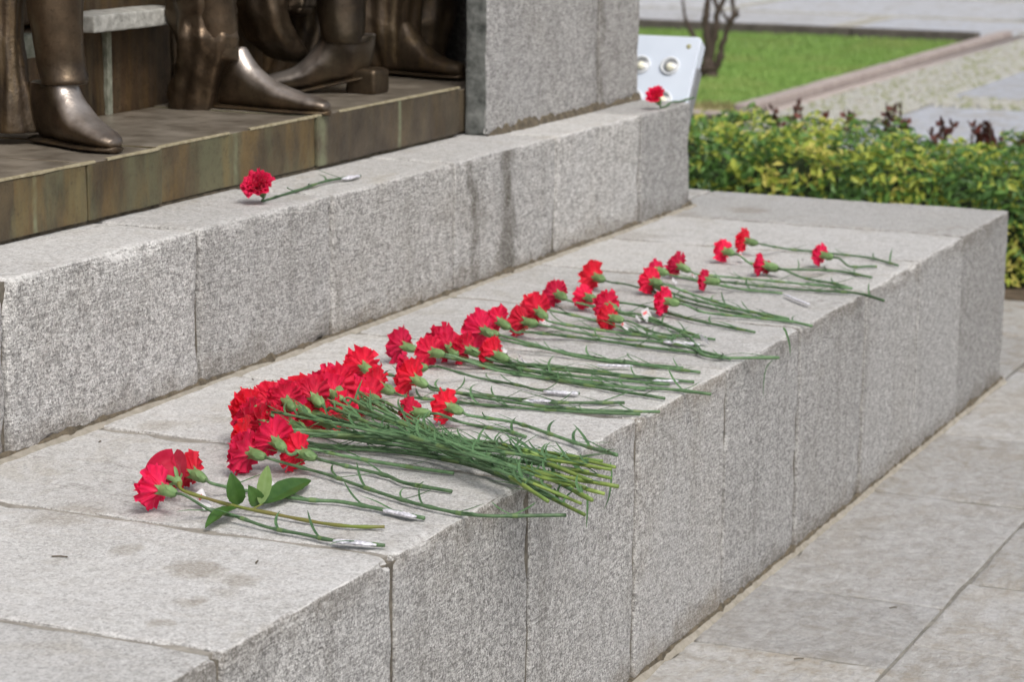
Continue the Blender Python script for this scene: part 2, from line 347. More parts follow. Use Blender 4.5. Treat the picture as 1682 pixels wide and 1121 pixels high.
def grid_axis(L, step, loops=(.0035, .009, .019, .036)):
    n = max(1, round((L-2*loops[-1])/step)); a = [0.0]+list(loops)
    inner = [loops[-1] + (L-2*loops[-1])*k/n for k in range(1, n)]
    return a + inner + [L-l for l in reversed(loops)] + [L]
CHIPS = [(Vector((2.975, 0, .48)), .02), (Vector((3.01, .0, .47)), .016), (Vector((2.51, 0, .48)), .014), (Vector((4.40, 0, .48)), .012), (Vector((3.218, .807, .77)), .03), (Vector((3.31, .807, .77)), .02), (Vector((4.13, 0, .0)), .025)]
def stone(name, x0, x1, y0, y1, z0, z1, mat, parent, step=.04, rr=.005, chip=.02, und=.0015, loops=(.0035, .009, .019, .036), bottom=False):
    ax = [grid_axis(x1-x0, step, loops), grid_axis(y1-y0, step, loops), grid_axis(z1-z0, step, loops)]
    o = Vector((x0, y0, z0)); D = Vector((x1-x0, y1-y0, z1-z0)); idx = {}; V = []; F = []
    n = [len(a) for a in ax]; seed = RU(0, 50)
    def vid(i, j, k):
        key = (i, j, k)
        if key in idx: return idx[key]
        p = Vector((ax[0][i], ax[1][j], ax[2][k])); wp = p+o
        r = rr*(1+.5*nz(wp, 40, seed)) + chip*max(0, nz(wp, 11, seed)-.15) + chip*.6*max(0, nz(wp, 31, seed)-.25)
        r += chip*.5*max(0, nz(wp, 60, seed)-.1)
        for (cp, cr) in CHIPS:
            dd = (wp-cp).length
            if dd < cr*2.5: r += cr*.75*math.exp(-(dd/cr)**2)*(1+.5*nz(wp, 50))
        r = min(r, loops[-1])
        q = Vector((min(max(p[c], r), D[c]-r) for c in range(3)))
        d = p-q
        if d.length > 1e-7:
            dn = d.normalized(); nb = dn
            p = q + dn*r - nb*(und*(.5+.5*nz(wp, 7, seed)) + und*.5*nz(wp, 28, seed))
        idx[key] = len(V); V.append(p+o); return idx[key]
    for c in range(3):
        a, b = (c+1) % 3, (c+2) % 3
        for side in (0, n[c]-1):
            if c == 2 and side == 0 and not bottom: continue
            for i in range(n[a]-1):
                for j in range(n[b]-1):
                    def gg(ii, jj):
                        t = [0, 0, 0]; t[c] = side; t[a] = ii; t[b] = jj; return vid(*t)
                    q = (gg(i, j), gg(i+1, j), gg(i+1, j+1), gg(i, j+1))
                    F.append(q if side else q[::-1])
    return mesh(name, V, F, mat, parent)

# first courses of slabs beside the ledge
ycs = [0.0, -.385, -.80, -1.24, -1.70, -2.2]
xj = {0: [2.1, 2.9, 3.35, 3.8, 4.205, 4.60, 5.42, 6.05, 6.9, 7.55, 8.3],
      1: [2.3, 2.9, 3.4, 3.86, 4.355, 4.79, 5.6, 6.2, 7.1, 7.8, 8.6],
      2: [2.2, 3.1, 3.9, 4.6, 5.2, 6.0, 6.6, 7.4, 8.2, 9.0], 3: [2.4, 3.3, 4.1, 5.0, 5.8, 6.7, 7.5, 8.4, 9.3], 4: [2.1, 3.0, 3.9, 4.7, 5.6, 6.5, 7.4, 8.3, 9.2]}
for r in range(5):
    xs = xj[r]
    for i in range(len(xs)-1):
        dz = RU(-.0015, .0025)
        stone('paving_slab', xs[i]+.003, xs[i+1]-.003, ycs[r+1]+.003, ycs[r]-.003, -.05, dz, PAVE, pav, .06, .0025, .03, .0012, (.004, .012, .024))
for (a, b, c, d) in ((6.78, 7.4, .004, .62), (7.41, 8.0, .004, .62), (6.78, 7.5, .63, 1.2), (7.51, 8.0, .63, 1.2), (6.78, 7.3, 1.21, 1.9), (7.31, 8.0, 1.21, 1.9)):
    stone('paving_slab', a, b, c, d, -.05, RU(-.001, .002), PAVE, pav, .1, .003, .014, .002, (.004, .012, .024))

# ------------------------------------------------------------------ ledge
led = thing('stone_ledge', 'long low granite ledge of tooled blocks carrying the row of carnations', 'ledge', (2.0, 0, 0))
def rel(parent, o):           # a child built in world coordinates
    o.matrix_parent_inverse = Matrix.Translation(-parent.location); return o
fx = [1.05, 1.55, 2.05, 2.515, 2.99, 3.462, 3.925, 4.395, 4.855, 5.335, 5.79, 6.225, LX1]
for i in range(len(fx)-1):
    rel(led, stone('stone_block', fx[i]+.0044, fx[i+1]-.0044, RU(-.003, .001), .86, .0, LT+RU(-.0006, .0012), GRAN, led, .032, .0055, .045, .0028))
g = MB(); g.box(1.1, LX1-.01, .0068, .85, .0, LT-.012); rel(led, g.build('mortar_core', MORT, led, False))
g = MB(); g.box(1.1, LX1-.01, .016, .85, LT-.0115, LT-.0048); rel(led, g.build('joint_mortar', m_simple('grey_mortar', (.20, .185, .16), (.36, .34, .30), 40, .95, .003), led, False))
for i in range(2):
    rel(led, stone('stone_block', 6.36, LX1-.002-.003*i, .864+i*.62, 1.48+i*.62, 0, LT-.001*i, GRAN, led, .06))

def bead(name, x0, x1, y, z, wout, h, mat, parent, axis='x', amp=.7, seed=0):
    V = []; F = []; n = int(abs(x1-x0)/.012)
    for i in range(n+1):
        x = x0+(x1-x0)*i/n; a = 1+amp*nz((x, 0, seed), 9)+amp*.7*nz((x, 3, seed), 40); a = max(a, .12)
        V += [Vector((x, y+.004, z+h*a)), Vector((x, y-.35*wout*a, z+h*a*.8)), Vector((x, y-wout*a, z-.003))]
    for i in range(n):
        for k in range(2):
            b = i*3+k; F.append((b, b+1, b+4, b+3))
    return rel(parent, mesh(name, V, F, mat, parent))
bead('mortar_bead', 2.0, LX1, -.001, 0, .012, .006, SAND, led, seed=1, amp=.45)
bead('dirt_line', 2.0, LX1+.0, -.0005, 0.002, .0045, .010, DIRT, led, seed=5, amp=1.1)

# ------------------------------------------------------------------ plinth (upper step)
pl = thing('stone_plinth', 'upper granite step with chiselled face rising behind the row of carnations', 'plinth', (2.5, .807, LT))
wx = [1.7, 2.25, 2.74, 3.218, 3.81, 4.315, 4.883, 5.452, 6.012, 6.389]
for i in range(len(wx)-1):
    rel(pl, stone('stone_block', wx[i]+.004, wx[i+1]-.004, .807+RU(-.003, .003), 1.42, LT-.001, WT+RU(-.001, .001), GRANW, pl, .04, .006, .045, .0025))
rel(pl, stone('stone_block', 5.5, 6.386, 1.424, 2.1, LT-.001, WT, GRANW, pl, .06))
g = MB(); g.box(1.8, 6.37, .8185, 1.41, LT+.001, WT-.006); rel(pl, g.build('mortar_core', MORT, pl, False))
bead('mortar_bead', 2.0, 6.42, .806, LT, .014, .005, SAND, pl, seed=2, amp=.45)
bead('dirt_line', 2.0, 6.40, .8055, LT+.002, .004, .008, DIRT, pl, seed=9, amp=1.3)

# ------------------------------------------------------------------ pillar
pi_ = thing('stone_pillar', 'tall granite corner pillar standing between the bronze figures and the lawn', 'pillar', (5.86, .954, WT))
o = rel(pi_, stone('stone_block', 5.372, 6.073, .955, 1.014, WT, 2.3, GRANP, pi_, .045, .006, .02, .003, (.003, .008, .018)))
o.data.materials.append(GRAND)
for f in o.data.polygons:
    if f.normal.x < -.7: f.material_index = 1
rel(pi_, stone('stone_block', 6.079, 6.368, .953, 1.80, WT, 2.3, GRANP, pi_, .045, .006, .035, .004))
rel(pi_, stone('stone_block', 5.372, 6.368, .954, 1.40, 2.306, 3.3, GRANP, pi_, .08, .008, .05, .004))
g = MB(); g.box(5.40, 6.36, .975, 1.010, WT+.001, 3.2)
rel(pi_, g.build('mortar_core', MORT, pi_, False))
bead('dirt_line', 5.37, 6.37, .953, WT+.001, .006, .014, DIRT, pi_, seed=13, amp=1.6)

# ------------------------------------------------------------------ bronze base, wall behind the figures
BT = .882
bb = thing('bronze_pedestal', 'long streaked bronze pedestal under the feet of the statues', 'pedestal', (4.2, 1.009, WT))
bx = [2.3, 3.0, 3.765, 4.02, 4.635, 5.337]
for i in range(len(bx)-1):
    m = BRB if i < 4 else BRB2
    yy = 1.009+(.006 if i == 3 else 0); zz = BT+(.0 if i < 2 else .002*i-.004)
    o = rel(bb, stone('bronze_panel', bx[i]+.0015, bx[i+1]-.0015, yy, 1.42, WT+.006, zz, m, bb, .05, .003, .006, .002, (.003, .008, .016)))
    o.data.materials.append(BRT)
    for f in o.data.polygons:
        if f.normal.z > .8 and f.center.z > .87: f.material_index = 1
g = MB()
o = rel(bb, stone('bronze_panel', 5.339, 6.07, 1.018, 1.42, WT+.006, BT-.003, BRB2, bb, .06, .003, .006, .002, (.003, .008, .016)))
o.data.materials.append(BRT)
for f in o.data.polygons:
    if f.normal.z > .8 and f.center.z > .87: f.material_index = 1
n = 150; V = []; F = []
for i in range(n+1):
    x = 2.4+(5.335-2.4)*i/n; a = .0032*(1+.9*nz((x, 0, 0), 14))
    ed = 1.0095+(.006 if 4.02 < x < 4.635 else 0); zt = BT+.0016+(.002 if x > 4.02 else 0)+(.002 if x > 4.635 else 0)
    V += [Vector((x, ed-.001, zt-.003-a*.4)), Vector((x, ed-.0012, zt)), Vector((x, ed+.003+a, zt+.0004))]
for i in range(n):
    if nz((2.4+(5.335-2.4)*i/n, 5, 0), 8) < -.32: continue
    for k in range(2): b = i*3+k; F.append((b, b+3, b+4, b+1))
rel(bb, mesh('worn_edge', V, F, EDGE, bb))
for px, wd in ((108, .004), (395, .009), (535, .012)):
    pass
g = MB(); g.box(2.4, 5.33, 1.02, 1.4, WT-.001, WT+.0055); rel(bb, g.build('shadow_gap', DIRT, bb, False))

bw = thing('bronze_wall', 'dark brown bronze block wall behind the boots of the statues', 'wall', (4.2, 1.43, BT))
wz = [BT-.02, aty(200, 30, 1.42).z, 1.5, 2.2]
wjx = [[2.6, 3.95, 4.47, 4.74, 5.15, 5.6, 6.07], [2.6, 3.3, 4.2, 4.9, 5.6, 6.07], [2.6, 3.7, 4.6, 5.6, 6.07]]
for r in range(3):
    for i in range(len(wjx[r])-1):
        rel(bw, stone('bronze_panel', wjx[r][i]+.004, wjx[r][i+1]-.004, 1.425+RU(-.004, .004)+(.03 if r else 0), 1.8, wz[r], wz[r+1]-.004, BRW, bw, .04, .01, .03, .006, bottom=True))
g = MB(); g.box(4.462, 4.480, 1.4195, 1.45, BT, wz[1]-.005)
rel(bw, g.build('pale_seam', SEAM, bw, False))
c0 = aty(128, 30, 1.40); c1 = aty(285, 6, 1.40)
rel(bw, stone('stone_cap', c0.x, c1.x, 1.36, 1.46, wz[1]-.018, wz[1]+.020, CAPM, bw, .03, .004, .004, .002, (.003, .008, .015), bottom=True))
rel(bw, stone('stone_cap', c0.x-.5, c0.x-.16, 1.37, 1.46, wz[1]-.055, wz[1]-.005, SEAM, bw, .03, .006, .004, .002, (.003, .008, .015), bottom=True))

# ------------------------------------------------------------------ bronze figures (only the legs and feet are in view)
HR = Vector((sin(YAW), -cos(YAW), 0)); HF = Vector((cos(YAW), sin(YAW), 0))
def loft(name, secs, mat, parent, n=40, steps=8, folds=None, rough=.002, floor=None, seed=0):
    C = catmull([s[0] for s in secs], steps); A = catmull([s[1] for s in secs], steps); B = catmull([s[2] for s in secs], steps)
    V = []; F = []; m = len(C)
    for i in range(m):
        t = i/(m-1)
        for k in range(n):
            th = 2*pi*k/n; f = 1.0
            if folds:
                kf, amp, tw = folds
                f += amp*(.35+.65*t)*sin(kf*th+tw*t*4+2.2*nz((t*3, seed, 0))) + amp*.5*sin((kf*2+1)*th+seed+3*t)
            p = C[i] + A[i]*(cos(th)*f) + B[i]*(sin(th)*f)
            d = rough*(nz(p, 22, seed)*1.4+.6*nz(p, 60, seed)+2*nz(p, 9, seed))
            p = p + (A[i].normalized()*cos(th)+B[i].normalized()*sin(th))*d
            if floor is not None and p.z < floor: p.z = floor
            V.append(p)
    for i in range(m-1):
        for k in range(n):
            a = i*n+k; b = i*n+(k+1) % n; F.append((a, b, b+n, a+n))
    F.append(tuple(range(n))[::-1]); F.append(tuple((m-1)*n+k for k in range(n)))
    return rel(parent, mesh(name, V, F, mat, parent))
def leg_secs(pts, depth=.9):
    out = []
    for (px, py, Y, hw) in pts:
        p = aty(px, py, Y); d = (p-CAM).dot(FW); w_ = hw*d/FPX
        out.append((p, HR*w_, HF*(w_*depth)))
    return out
def foot(parent, heel, toe, prof, base=BT, seed=0, nm='boot', mat=None, rough=.0015):
    ax = (toe-heel); L = ax.length; ax.normalize(); sd_ = Vector((ax.y, -ax.x, 0)); secs = []
    for (t, hw, h) in prof:
        c = heel+ax*(L*t); c.z = base+.012+h*.42
        secs.append((c, sd_*hw, Vector((0, 0, h*.58))))
    o = loft(nm, secs, mat or BRP, parent, 36, 6, None, rough, floor=base+.013, seed=seed)
    so = [(heel+ax*(L*t)+Vector((0, 0, base+.007-heel.z)), sd_*(hw*1.05), Vector((0, 0, .0062))) for (t, hw, h) in prof]
    loft('sole', so, BRS, parent, 36, 6, None, .0003, seed=seed+3)
    return o
PR = [(-.02, .012, .05), (.04, .030, .085), (.15, .036, .13), (.30, .037, .138), (.45, .038, .098), (.62, .041, .064), (.80, .038, .046), (.93, .028, .036), (1.0, .010, .022)]
GS = 'bronze figures standing on the bronze base'
def legfoot(name, pts, heel, toe, mat, parent, base=BT, lift=0.0, hs=1.0, ws=1.0, seed=0, sheen_side=1.0):
    ax = toe-heel; L = ax.length; ax.normalize(); sd_ = Vector((ax.y, -ax.x, 0)); up = Vector((0, 0, 1)); secs = []
    if sd_.dot(HR) < 0: sd_ = -sd_
    for (px, py, Y, hw) in pts:
        p = aty(px, py, Y); w_ = hw*(p-CAM).dot(FW)/FPX; secs.append((p, sd_*w_, ax*(w_*1.02)))
    nleg = len(pts)
    for (t, z, w_, bf, bu) in ((.20, .115, .037, .046, .004), (.27, .078, .038, .045, .062), (.44, .054, .039, .014, .050), (.60, .037, .041, .004, .034), (.77, .028, .038, 0, .024), (.90, .023, .031, 0, .018), (.98, .019, .018, 0, .011), (1.0, .017, .006, 0, .004)):
        c = heel+ax*(L*t); c.z = base+z*hs+lift*max(0, 1-t/.62); secs.append((c, sd_*(w_*ws), ax*bf+up*(bu*hs)))
    o = loft(name, secs, mat, parent, 44, 8, None, .0014, floor=None, seed=seed)
    me = o.data; n = 44; rings = len(me.vertices)//n; painted_sheen = []
    for i, v in enumerate(me.vertices):
        k = i//n; s_ = k/8.0 - nleg
        fl = base+.011+lift*max(0, 1-max(0, (Vector((v.co.x, v.co.y, 0))-Vector((heel.x, heel.y, 0))).dot(ax)/L)/.62)
        if v.co.z < fl: v.co.z = fl
        a = min(max((s_+.9)/1.1, 0), 1)*min(max((6.2-s_)/2.2, .25), 1)
        painted_sheen.append(a)
    for i, v in enumerate(me.vertices): painted_sheen[i] *= min(max((v.normal.z*.75+v.normal.dot(HR)*sheen_side*.35+v.normal.dot(ax)*.25)-.05, 0)*1.6, 1)  # painted highlight limited to faces turned up, rightwards and to the toe
    me.update(); at = me.attributes.new('painted_sheen', 'FLOAT', 'POINT'); at.data.foreach_set('value', painted_sheen)
    so = []
    for (t, w_) in ((.02, .016), (.06, .028), (.15, .034), (.3, .036), (.5, .037), (.65, .041), (.8, .039), (.92, .030), (.99, .016), (1.01, .005)):
        c = heel+ax*(L*t); c.z = base+.0065+lift*max(0, 1-t/.62); so.append((c, sd_*(w_*ws*1.06), up*.006))
    loft('sole', so, BRC, parent, 32, 5, None, .0002, seed=seed+3)
    return o
# figure 1 (far left)
s1 = thing('bronze_statue', 'bronze figure at far left, its blunt boot tip hanging over the base edge', 'statue', (4.0, 1.2, BT), group=GS)
legfoot('leg_and_boot', [(92, -420, 1.24, 74), (90, -200, 1.23, 60), (90, 0, 1.22, 47), (95, 60, 1.215, 43), (101, 105, 1.21, 40), (106, 135, 1.20, 38)], Vector((4.01, 1.29, BT)), Vector((3.905, 1.04, BT)), BRS, s1, seed=1)
loft('trouser_leg', leg_secs([(20, -420, 1.36, 60), (14, -200, 1.34, 50), (12, 0, 1.33, 30), (14, 90, 1.32, 28), (20, 170, 1.31, 34), (24, 215, 1.31, 40)]), BRC, s1, 44, 8, (5, .08, .8), .003, seed=4)
loft('coat_hem', leg_secs([(60, -500, 1.34, 150), (55, -300, 1.34, 130), (60, -120, 1.34, 110)]), BRC, s1, 60, 8, (7, .08, .8), .003, seed=5)
# figure 2 (long shoe)
s2 = thing('bronze_statue', 'bronze figure with long pointed shoe, wide trouser hem falling over its heel', 'statue', (4.66, 1.2, BT), group=GS)
PR2 = [(-.02, .014, .05), (.05, .032, .09), (.18, .038, .13), (.34, .037, .128), (.50, .038, .082), (.66, .040, .050), (.84, .033, .034), (.96, .020, .028), (1.0, .008, .018)]
legfoot('leg_and_boot', [(340, -120, 1.27, 40), (348, 0, 1.265, 38), (354, 60, 1.26, 36), (358, 96, 1.26, 35)], Vector((4.70, 1.36, BT)), Vector((4.665, 1.0, BT)), BRS, s2, hs=.98, ws=.95, seed=7)
loft('trouser_leg', leg_secs([(330, -420, 1.30, 80), (330, -200, 1.30, 66), (331, -40, 1.30, 57), (334, 30, 1.29, 55), (337, 66, 1.28, 53), (330, 110, 1.30, 47), (326, 150, 1.32, 45), (324, 180, 1.33, 42)]), BRS, s2, 52, 9, (4, .09, 1.8), .006, seed=8)
# figure 3 (turned foot, robe)
s3 = thing('bronze_statue', 'bronze figure in sweeping robe, right foot turned away on a raised heel', 'statue', (5.1, 1.25, BT), group=GS)
PR3 = [(-.03, .020, .07), (.04, .040, .10), (.16, .046, .135), (.32, .044, .140), (.48, .042, .11), (.66, .042, .07), (.84, .036, .045), (1.0, .012, .025)]
legfoot('leg_and_boot', [(572, -420, 1.24, 66), (566, -200, 1.22, 58), (560, -30, 1.20, 43), (561, 30, 1.19, 38), (566, 68, 1.18, 33)], Vector((5.14, 1.11, BT)), Vector((4.99, 1.40, BT)), BRS, s3, lift=.045, hs=.95, seed=11, sheen_side=1.4)
g = MB(); h0 = Vector((5.115, 1.125, 0))
rel(s3, stone('boot_heel', 5.085, 5.165, 1.105, 1.185, BT, BT+.062, BRS, s3, .02, .010, .01, .002, (.003, .008, .014)))
loft('robe', leg_secs([(440, -420, 1.36, 90), (430, -200, 1.36, 70), (424, -30, 1.35, 44), (434, 25, 1.34, 44), (452, 65, 1.33, 42), (480, 95, 1.32, 30), (503, 104, 1.31, 10)]), BRS, s3, 56, 9, (3, .10, 1.6), .004, seed=14)
loft('robe_fold', leg_secs([(500, -300, 1.38, 50), (492, -30, 1.37, 34), (486, 14, 1.36, 26), (484, 26, 1.36, 8)]), BRS, s3, 40, 8, (3, .1, 1), .005, seed=15)
loft('robe_fold', leg_secs([(520, -200, 1.40, 60), (512, 0, 1.40, 46), (500, 70, 1.40, 46), (478, 130, 1.39, 50), (470, 162, 1.39, 52)]), BRC, s3, 48, 8, (6, .09, 1.5), .004, seed=16)
# figure 4 (right, cloak)
s4 = thing('bronze_statue', 'bronze figure nearest the granite pillar, its cloak hanging in deep folds', 'statue', (5.5, 1.2, BT), group=GS)
foot(s4, Vector((5.63, 1.38, BT)), Vector((5.555, 1.10, BT)), PR2, seed=21, mat=BRC)
loft('cloak', leg_secs([(640, -420, 1.38, 110), (634, -200, 1.37, 90), (630, -20, 1.36, 62), (632, 50, 1.35, 56), (640, 100, 1.34, 46), (650, 116, 1.34, 42)]), BRC, s4, 64, 9, (6, .10, 1.2), .004, seed=22)
loft('trouser_leg', leg_secs([(705, -420, 1.34, 70), (704, -200, 1.33, 58), (702, -20, 1.32, 50), (700, 40, 1.31, 46), (696, 84, 1.31, 38), (690, 112, 1.32, 32)]), BRC, s4, 44, 8, (4, .08, 1.0), .004, seed=23)

# ------------------------------------------------------------------ soil bed, hedge
g = MB(); g.box(8.02, 9.62, .0502, 6, -.07, -.002); g.box(9.6, 13.1, .0, 6.5, -.07, -.012)
tag(g.build('soil_bed', m_simple('dark_soil', (.05, .038, .025), (.12, .09, .06), 20, .95, .01)), kind='structure')
hm = [m_leafy('hedge_leaf_dark', (.06, .14, .035), (.10, .20, .055), .25, .45, 30, 0), m_leafy('hedge_leaf_green', (.11, .24, .05), (.17, .33, .075), .3, .45, 30, 0),
      m_leafy('hedge_leaf_lime', (.33, .42, .06), (.46, .50, .09), .3, .5, 30, 0), m_leafy('hedge_leaf_yellow', (.52, .49, .10), (.64, .58, .17), .3, .5, 30, 0),
      m_simple('twig_brown', (.05, .035, .025), (.10, .07, .05), 40, .8, 0)]
hed = thing('hedge', 'low clipped hedge with green and yellow leaves behind the end of the ledge', 'hedge', (8.6, 1.0, 0))
def hz_(x, y): return .375+.075*min(max((y-.2)/1.4, 0), 1) + .07*nz((x, y, 0), 3.2) + .075*nz((x, y, 4), 9)
hx0 = lambda y: 8.17 + .06*nz((0, y, 1), 3) + (0 if y > .3 else 0)
H = MB()
def hleaf(p, nrm, size, m):
    a = nrm.orthogonal().normalized(); a = Matrix.Rotation(RU(0, 2*pi), 3, nrm) @ a; b = nrm.cross(a)
    w_ = size*RU(.32, .48); up = nrm*(size*.12)
    V = [p-a*size*.5, p-b*w_*.5+up, p+a*size*.5-up*.6, p+b*w_*.5+up, p.copy()]
    H.add(V, [(0, 1, 4), (1, 2, 4), (2, 3, 4), (3, 0, 4)], m)
HY0, HY1 = -1.6, 3.2
for i in range(30000):
    y = RU(HY0, HY1); q = random.random()
    if q < .62:
        x = RU(hx0(y), 9.12); z = hz_(x, y) - abs(random.gauss(0, .045)); nr = Vector((random.gauss(-.15, .5), random.gauss(-.1, .5), 1))
    elif q < .92:
        z = RU(.02, .36); x = hx0(y)+.03*(1-z/.4)+abs(random.gauss(0, .04)) ; z = min(z, hz_(x, y)); nr = Vector((-1, random.gauss(0, .5), random.gauss(.5, .5)))
    else:
        x = RU(hx0(y), 9.15); z = RU(.05, .34); nr = Vector((random.gauss(0, 1), random.gauss(0, 1), 1))
    patch = nz((x, y, z), 4.5) + .5*nz((x, y, z), 14)
    r = random.random() + patch*.85
    depth = hz_(x, y)-z
    m = 3 if r > 1.0 else 2 if r > .50 else 1 if r > .18 else 0
    if q >= .92: m = 0
    hleaf(Vector((x, y, max(z, .012))), nr.normalized(), RU(.018, .054), m)
rel(hed, tag(H.build('foliage', hm, hed, False), kind='stuff'))
T = MB()
for i in range(420):
    y = RU(HY0, HY1); x = RU(8.3, 9.05); p = Vector((x, y, -.01)); P = [p]
    for k in range(3): P.append(P[-1]+Vector((RU(-.07, .07), RU(-.07, .07), .115)))
    T.tube(catmull(P, 2), [.006-.0007*k for k in range(7)], 5, 0)
rel(hed, tag(T.build('branches', hm[4], hed), kind='stuff'))
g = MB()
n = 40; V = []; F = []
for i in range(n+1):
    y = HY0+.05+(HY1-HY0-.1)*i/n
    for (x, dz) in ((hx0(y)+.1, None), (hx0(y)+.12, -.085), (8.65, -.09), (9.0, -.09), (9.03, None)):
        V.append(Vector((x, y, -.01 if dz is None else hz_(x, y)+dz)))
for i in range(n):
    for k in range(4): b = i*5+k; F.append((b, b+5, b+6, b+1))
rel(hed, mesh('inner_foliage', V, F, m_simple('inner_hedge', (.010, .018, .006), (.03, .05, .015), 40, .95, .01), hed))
hed['kind'] = ''
del hed['kind']
DRY = m_leafy('dry_red_leaf', (.09, .022, .02), (.17, .05, .035), .2, .5, 40, .3)
def sprig(px, py, h, nl, z):
    py -= 14
    b = atz(px, py, z); S = MB(); b.x = min(max(b.x, 8.3), 9.05)
    d = ray(px, py); b = CAM + d*((b.x-CAM.x)/d.x); top = b.copy(); base = Vector((b.x, b.y, .2))
    for q in range(nl//6+1):
        P = catmull([base+Vector((RU(-.02, .02), RU(-.03, .03), 0)), base.lerp(top, .6)+Vector((RU(-.02, .02), RU(-.03, .03), 0)), top+Vector((0, RU(-.04, .04), RU(-.3, .1)*h))], 4)
        S.tube(P, [.0045-.0003*k for k in range(len(P))], 5, 0)
        for k in range(7):
            t = RU(.45, 1); c = P[int(t*(len(P)-1))]; dr = Vector((RU(-1, 1), RU(-1, 1), RU(.2, 1.4))).normalized(); sz = RU(.026, .046)
            sd_ = dr.orthogonal().normalized()*sz*.38
            S.add([c, c+dr*sz*.5+sd_, c+dr*sz, c+dr*sz*.5-sd_], [(0, 1, 2, 3)], 1)
    rel(hed, S.build('dry_sprig', [hm[4], DRY], hed))
for a in ((1272, 186, .06, 12, .46), (1310, 180, .08, 14, .46), (1344, 196, .03, 6, .44), (1388, 196, .03, 6, .44), (1470, 180, .09, 18, .47), (1478, 205, .05, 12, .44), (1536, 222, .05, 8, .43), (1560, 212, .07, 12, .44),
          (1602, 212, .09, 20, .45), (1622, 214, .09, 24, .45), (1636, 222, .07, 18, .44), (1676, 238, .07, 14, .43)):
    sprig(*a)

# ------------------------------------------------------------------ lawn, kerbs
GX0, GX1, GY0, GY1 = 13.15, 18.75, 3.0, 12.0
def gm():
    s = NT('lawn_green'); f = s.noise(1.6, 4); f2 = s.noise(30, 3)
    c = s.mix(s.ramp(f2, [(.3, 0), (.7, 1)]), (.16, .275, .06), (.235, .37, .09)); c = s.mix(s.ramp(f, [(.48, 0), (.62, .5)]), c, (.27, .30, .10)); c = s.mix(s.ramp(s.noise(5, 4), [(.35, .4), (.48, 0)]), c, (.10, .20, .04))
    x = s.sep(s.pos['Position']); e = s.math('ADD', x[0], s.math('MULTIPLY', s.noise(3, 3), .8))
    c = s.mix(s.ramp(s.math('SUBTRACT', e, 13.5), [(.15, .8), (.5, 0)]), c, (.24, .19, .10))
    return s.done(c, .8)
GM = gm()
g = MB(); g.box(GX0, GX1, GY0, GY1, -.07, .004); tag(g.build('lawn', GM), kind='structure')
Gs = MB()
for i in range(42000):
    x = RU(GX0+.02, GX1-.02); y = GY0+.02+(3.6)*random.random()**1.1; h = RU(.015, .034); a = RU(0, pi); dx, dy = cos(a)*.005, sin(a)*.005
    lx, ly = RU(-.012, .012), RU(-.012, .012)
    b = len(Gs.V); Gs.V += [(x-dx, y-dy, .004), (x+dx, y+dy, .004), (x+lx, y+ly, .004+h)]; Gs.F.append((b, b+1, b+2)); Gs.M.append(0)
tag(Gs.build('grass', GM, None, False), 'short bright green grass of the lawn beyond the hedge', 'grass', kind='stuff')
PINK = m_simple('pink_kerb_stone', (.31, .26, .24), (.43, .37, .345), 12, .85, .003)
kb = thing('kerb', 'pinkish stone kerb running along the right edge of the lawn', 'kerb', (16, 2.9, 0))
xk = 13.1
while xk < 19.4:
    L = min(RU(.9, 1.1), 19.45-xk)
    rel(kb, stone('kerb_stone', xk+.004, xk+L-.004, 2.88, 2.985, -.05, .05, PINK, kb, .15, .008, .02, .003, (.006, .015, .03)))
    xk += L
kf = thing('kerb', 'low kerb along the far side of the lawn, its shade painted dark', 'kerb', (18.8, 6, 0))
DK = m_simple('shaded_kerb_stone', (.07, .06, .052), (.13, .115, .10), 12, .9, .003)  # shade on the kerb's facing side painted in as a dark colour
yk = 3.0
while yk < 8.5:
    rel(kf, stone('kerb_stone', 18.78, 18.90, yk+.004, yk+.996, -.05, .075, DK, kf, .2, .006, .01, .003, (.006, .015, .03))); yk += 1.0
kn = thing('kerb', 'near kerb of the lawn half hidden behind the yellow-green hedge', 'kerb', (13.1, 6, 0))
yk = 2.995
while yk < 8.5:
    rel(kn, stone('kerb_stone', 13.02, 13.14, yk+.004, yk+.996, -.05, .0, PINK, kn, .2, .006, .01, .003, (.006, .015, .03))); yk += 1.0

# ------------------------------------------------------------------ plaza beyond: slabs set among pebble bands
g = MB(); g.box(9.63, 60, -14, 2.88, -.07, -.012); g.box(18.9, 60, 2.8802, 30, -.07, -.012)
pz = g.build('path', m_simple('gravel_bed', (.27, .265, .235), (.36, .355, .32), 22, .95, .012)); tag(pz, kind='structure')
def slab(x0, x1, y0, y1): stone('paving_slab', x0, x1, y0, y1, -.05, RU(-.001, .003), PAVB, pz, .4, .006, .02, .003, (.006, .02, .05))
for (x0, x1, y0, y1) in ((9.7, 10.75, -1.3, 1.75), (10.9, 14.0, -1.3, 2.12), (14.57, 16.8, -1.3, 2.15), (17.3, 19.9, -1.3, 1.9), (10.0, 13.75, -3.6, -1.45), (14.5, 16.75, -3.6, -1.45),
                         (20.2, 22.3, -1.5, 2.6), (19.3, 21.3, 4.55, 8.2), (19.25, 21.2, 2.95, 4.3), (21.6, 24.0, 2.9, 5.9), (21.55, 24.0, 6.1, 9.4), (24.4, 27.5, 1.0, 4.5), (24.4, 27.5, 4.8, 8.4), (24.4, 27.5, 8.7, 12.5), (22.6, 24.1, -1.5, 2.6)):
    slab(x0, x1, y0, y1)
g = MB(); g.box(13.0, 19.6, 2.76, 2.875, -.011, .006); tag(g.build('kerb_strip', m_simple('pinkish_strip', (.31, .265, .245), (.42, .37, .345), 10, .9, .003)), kind='structure')
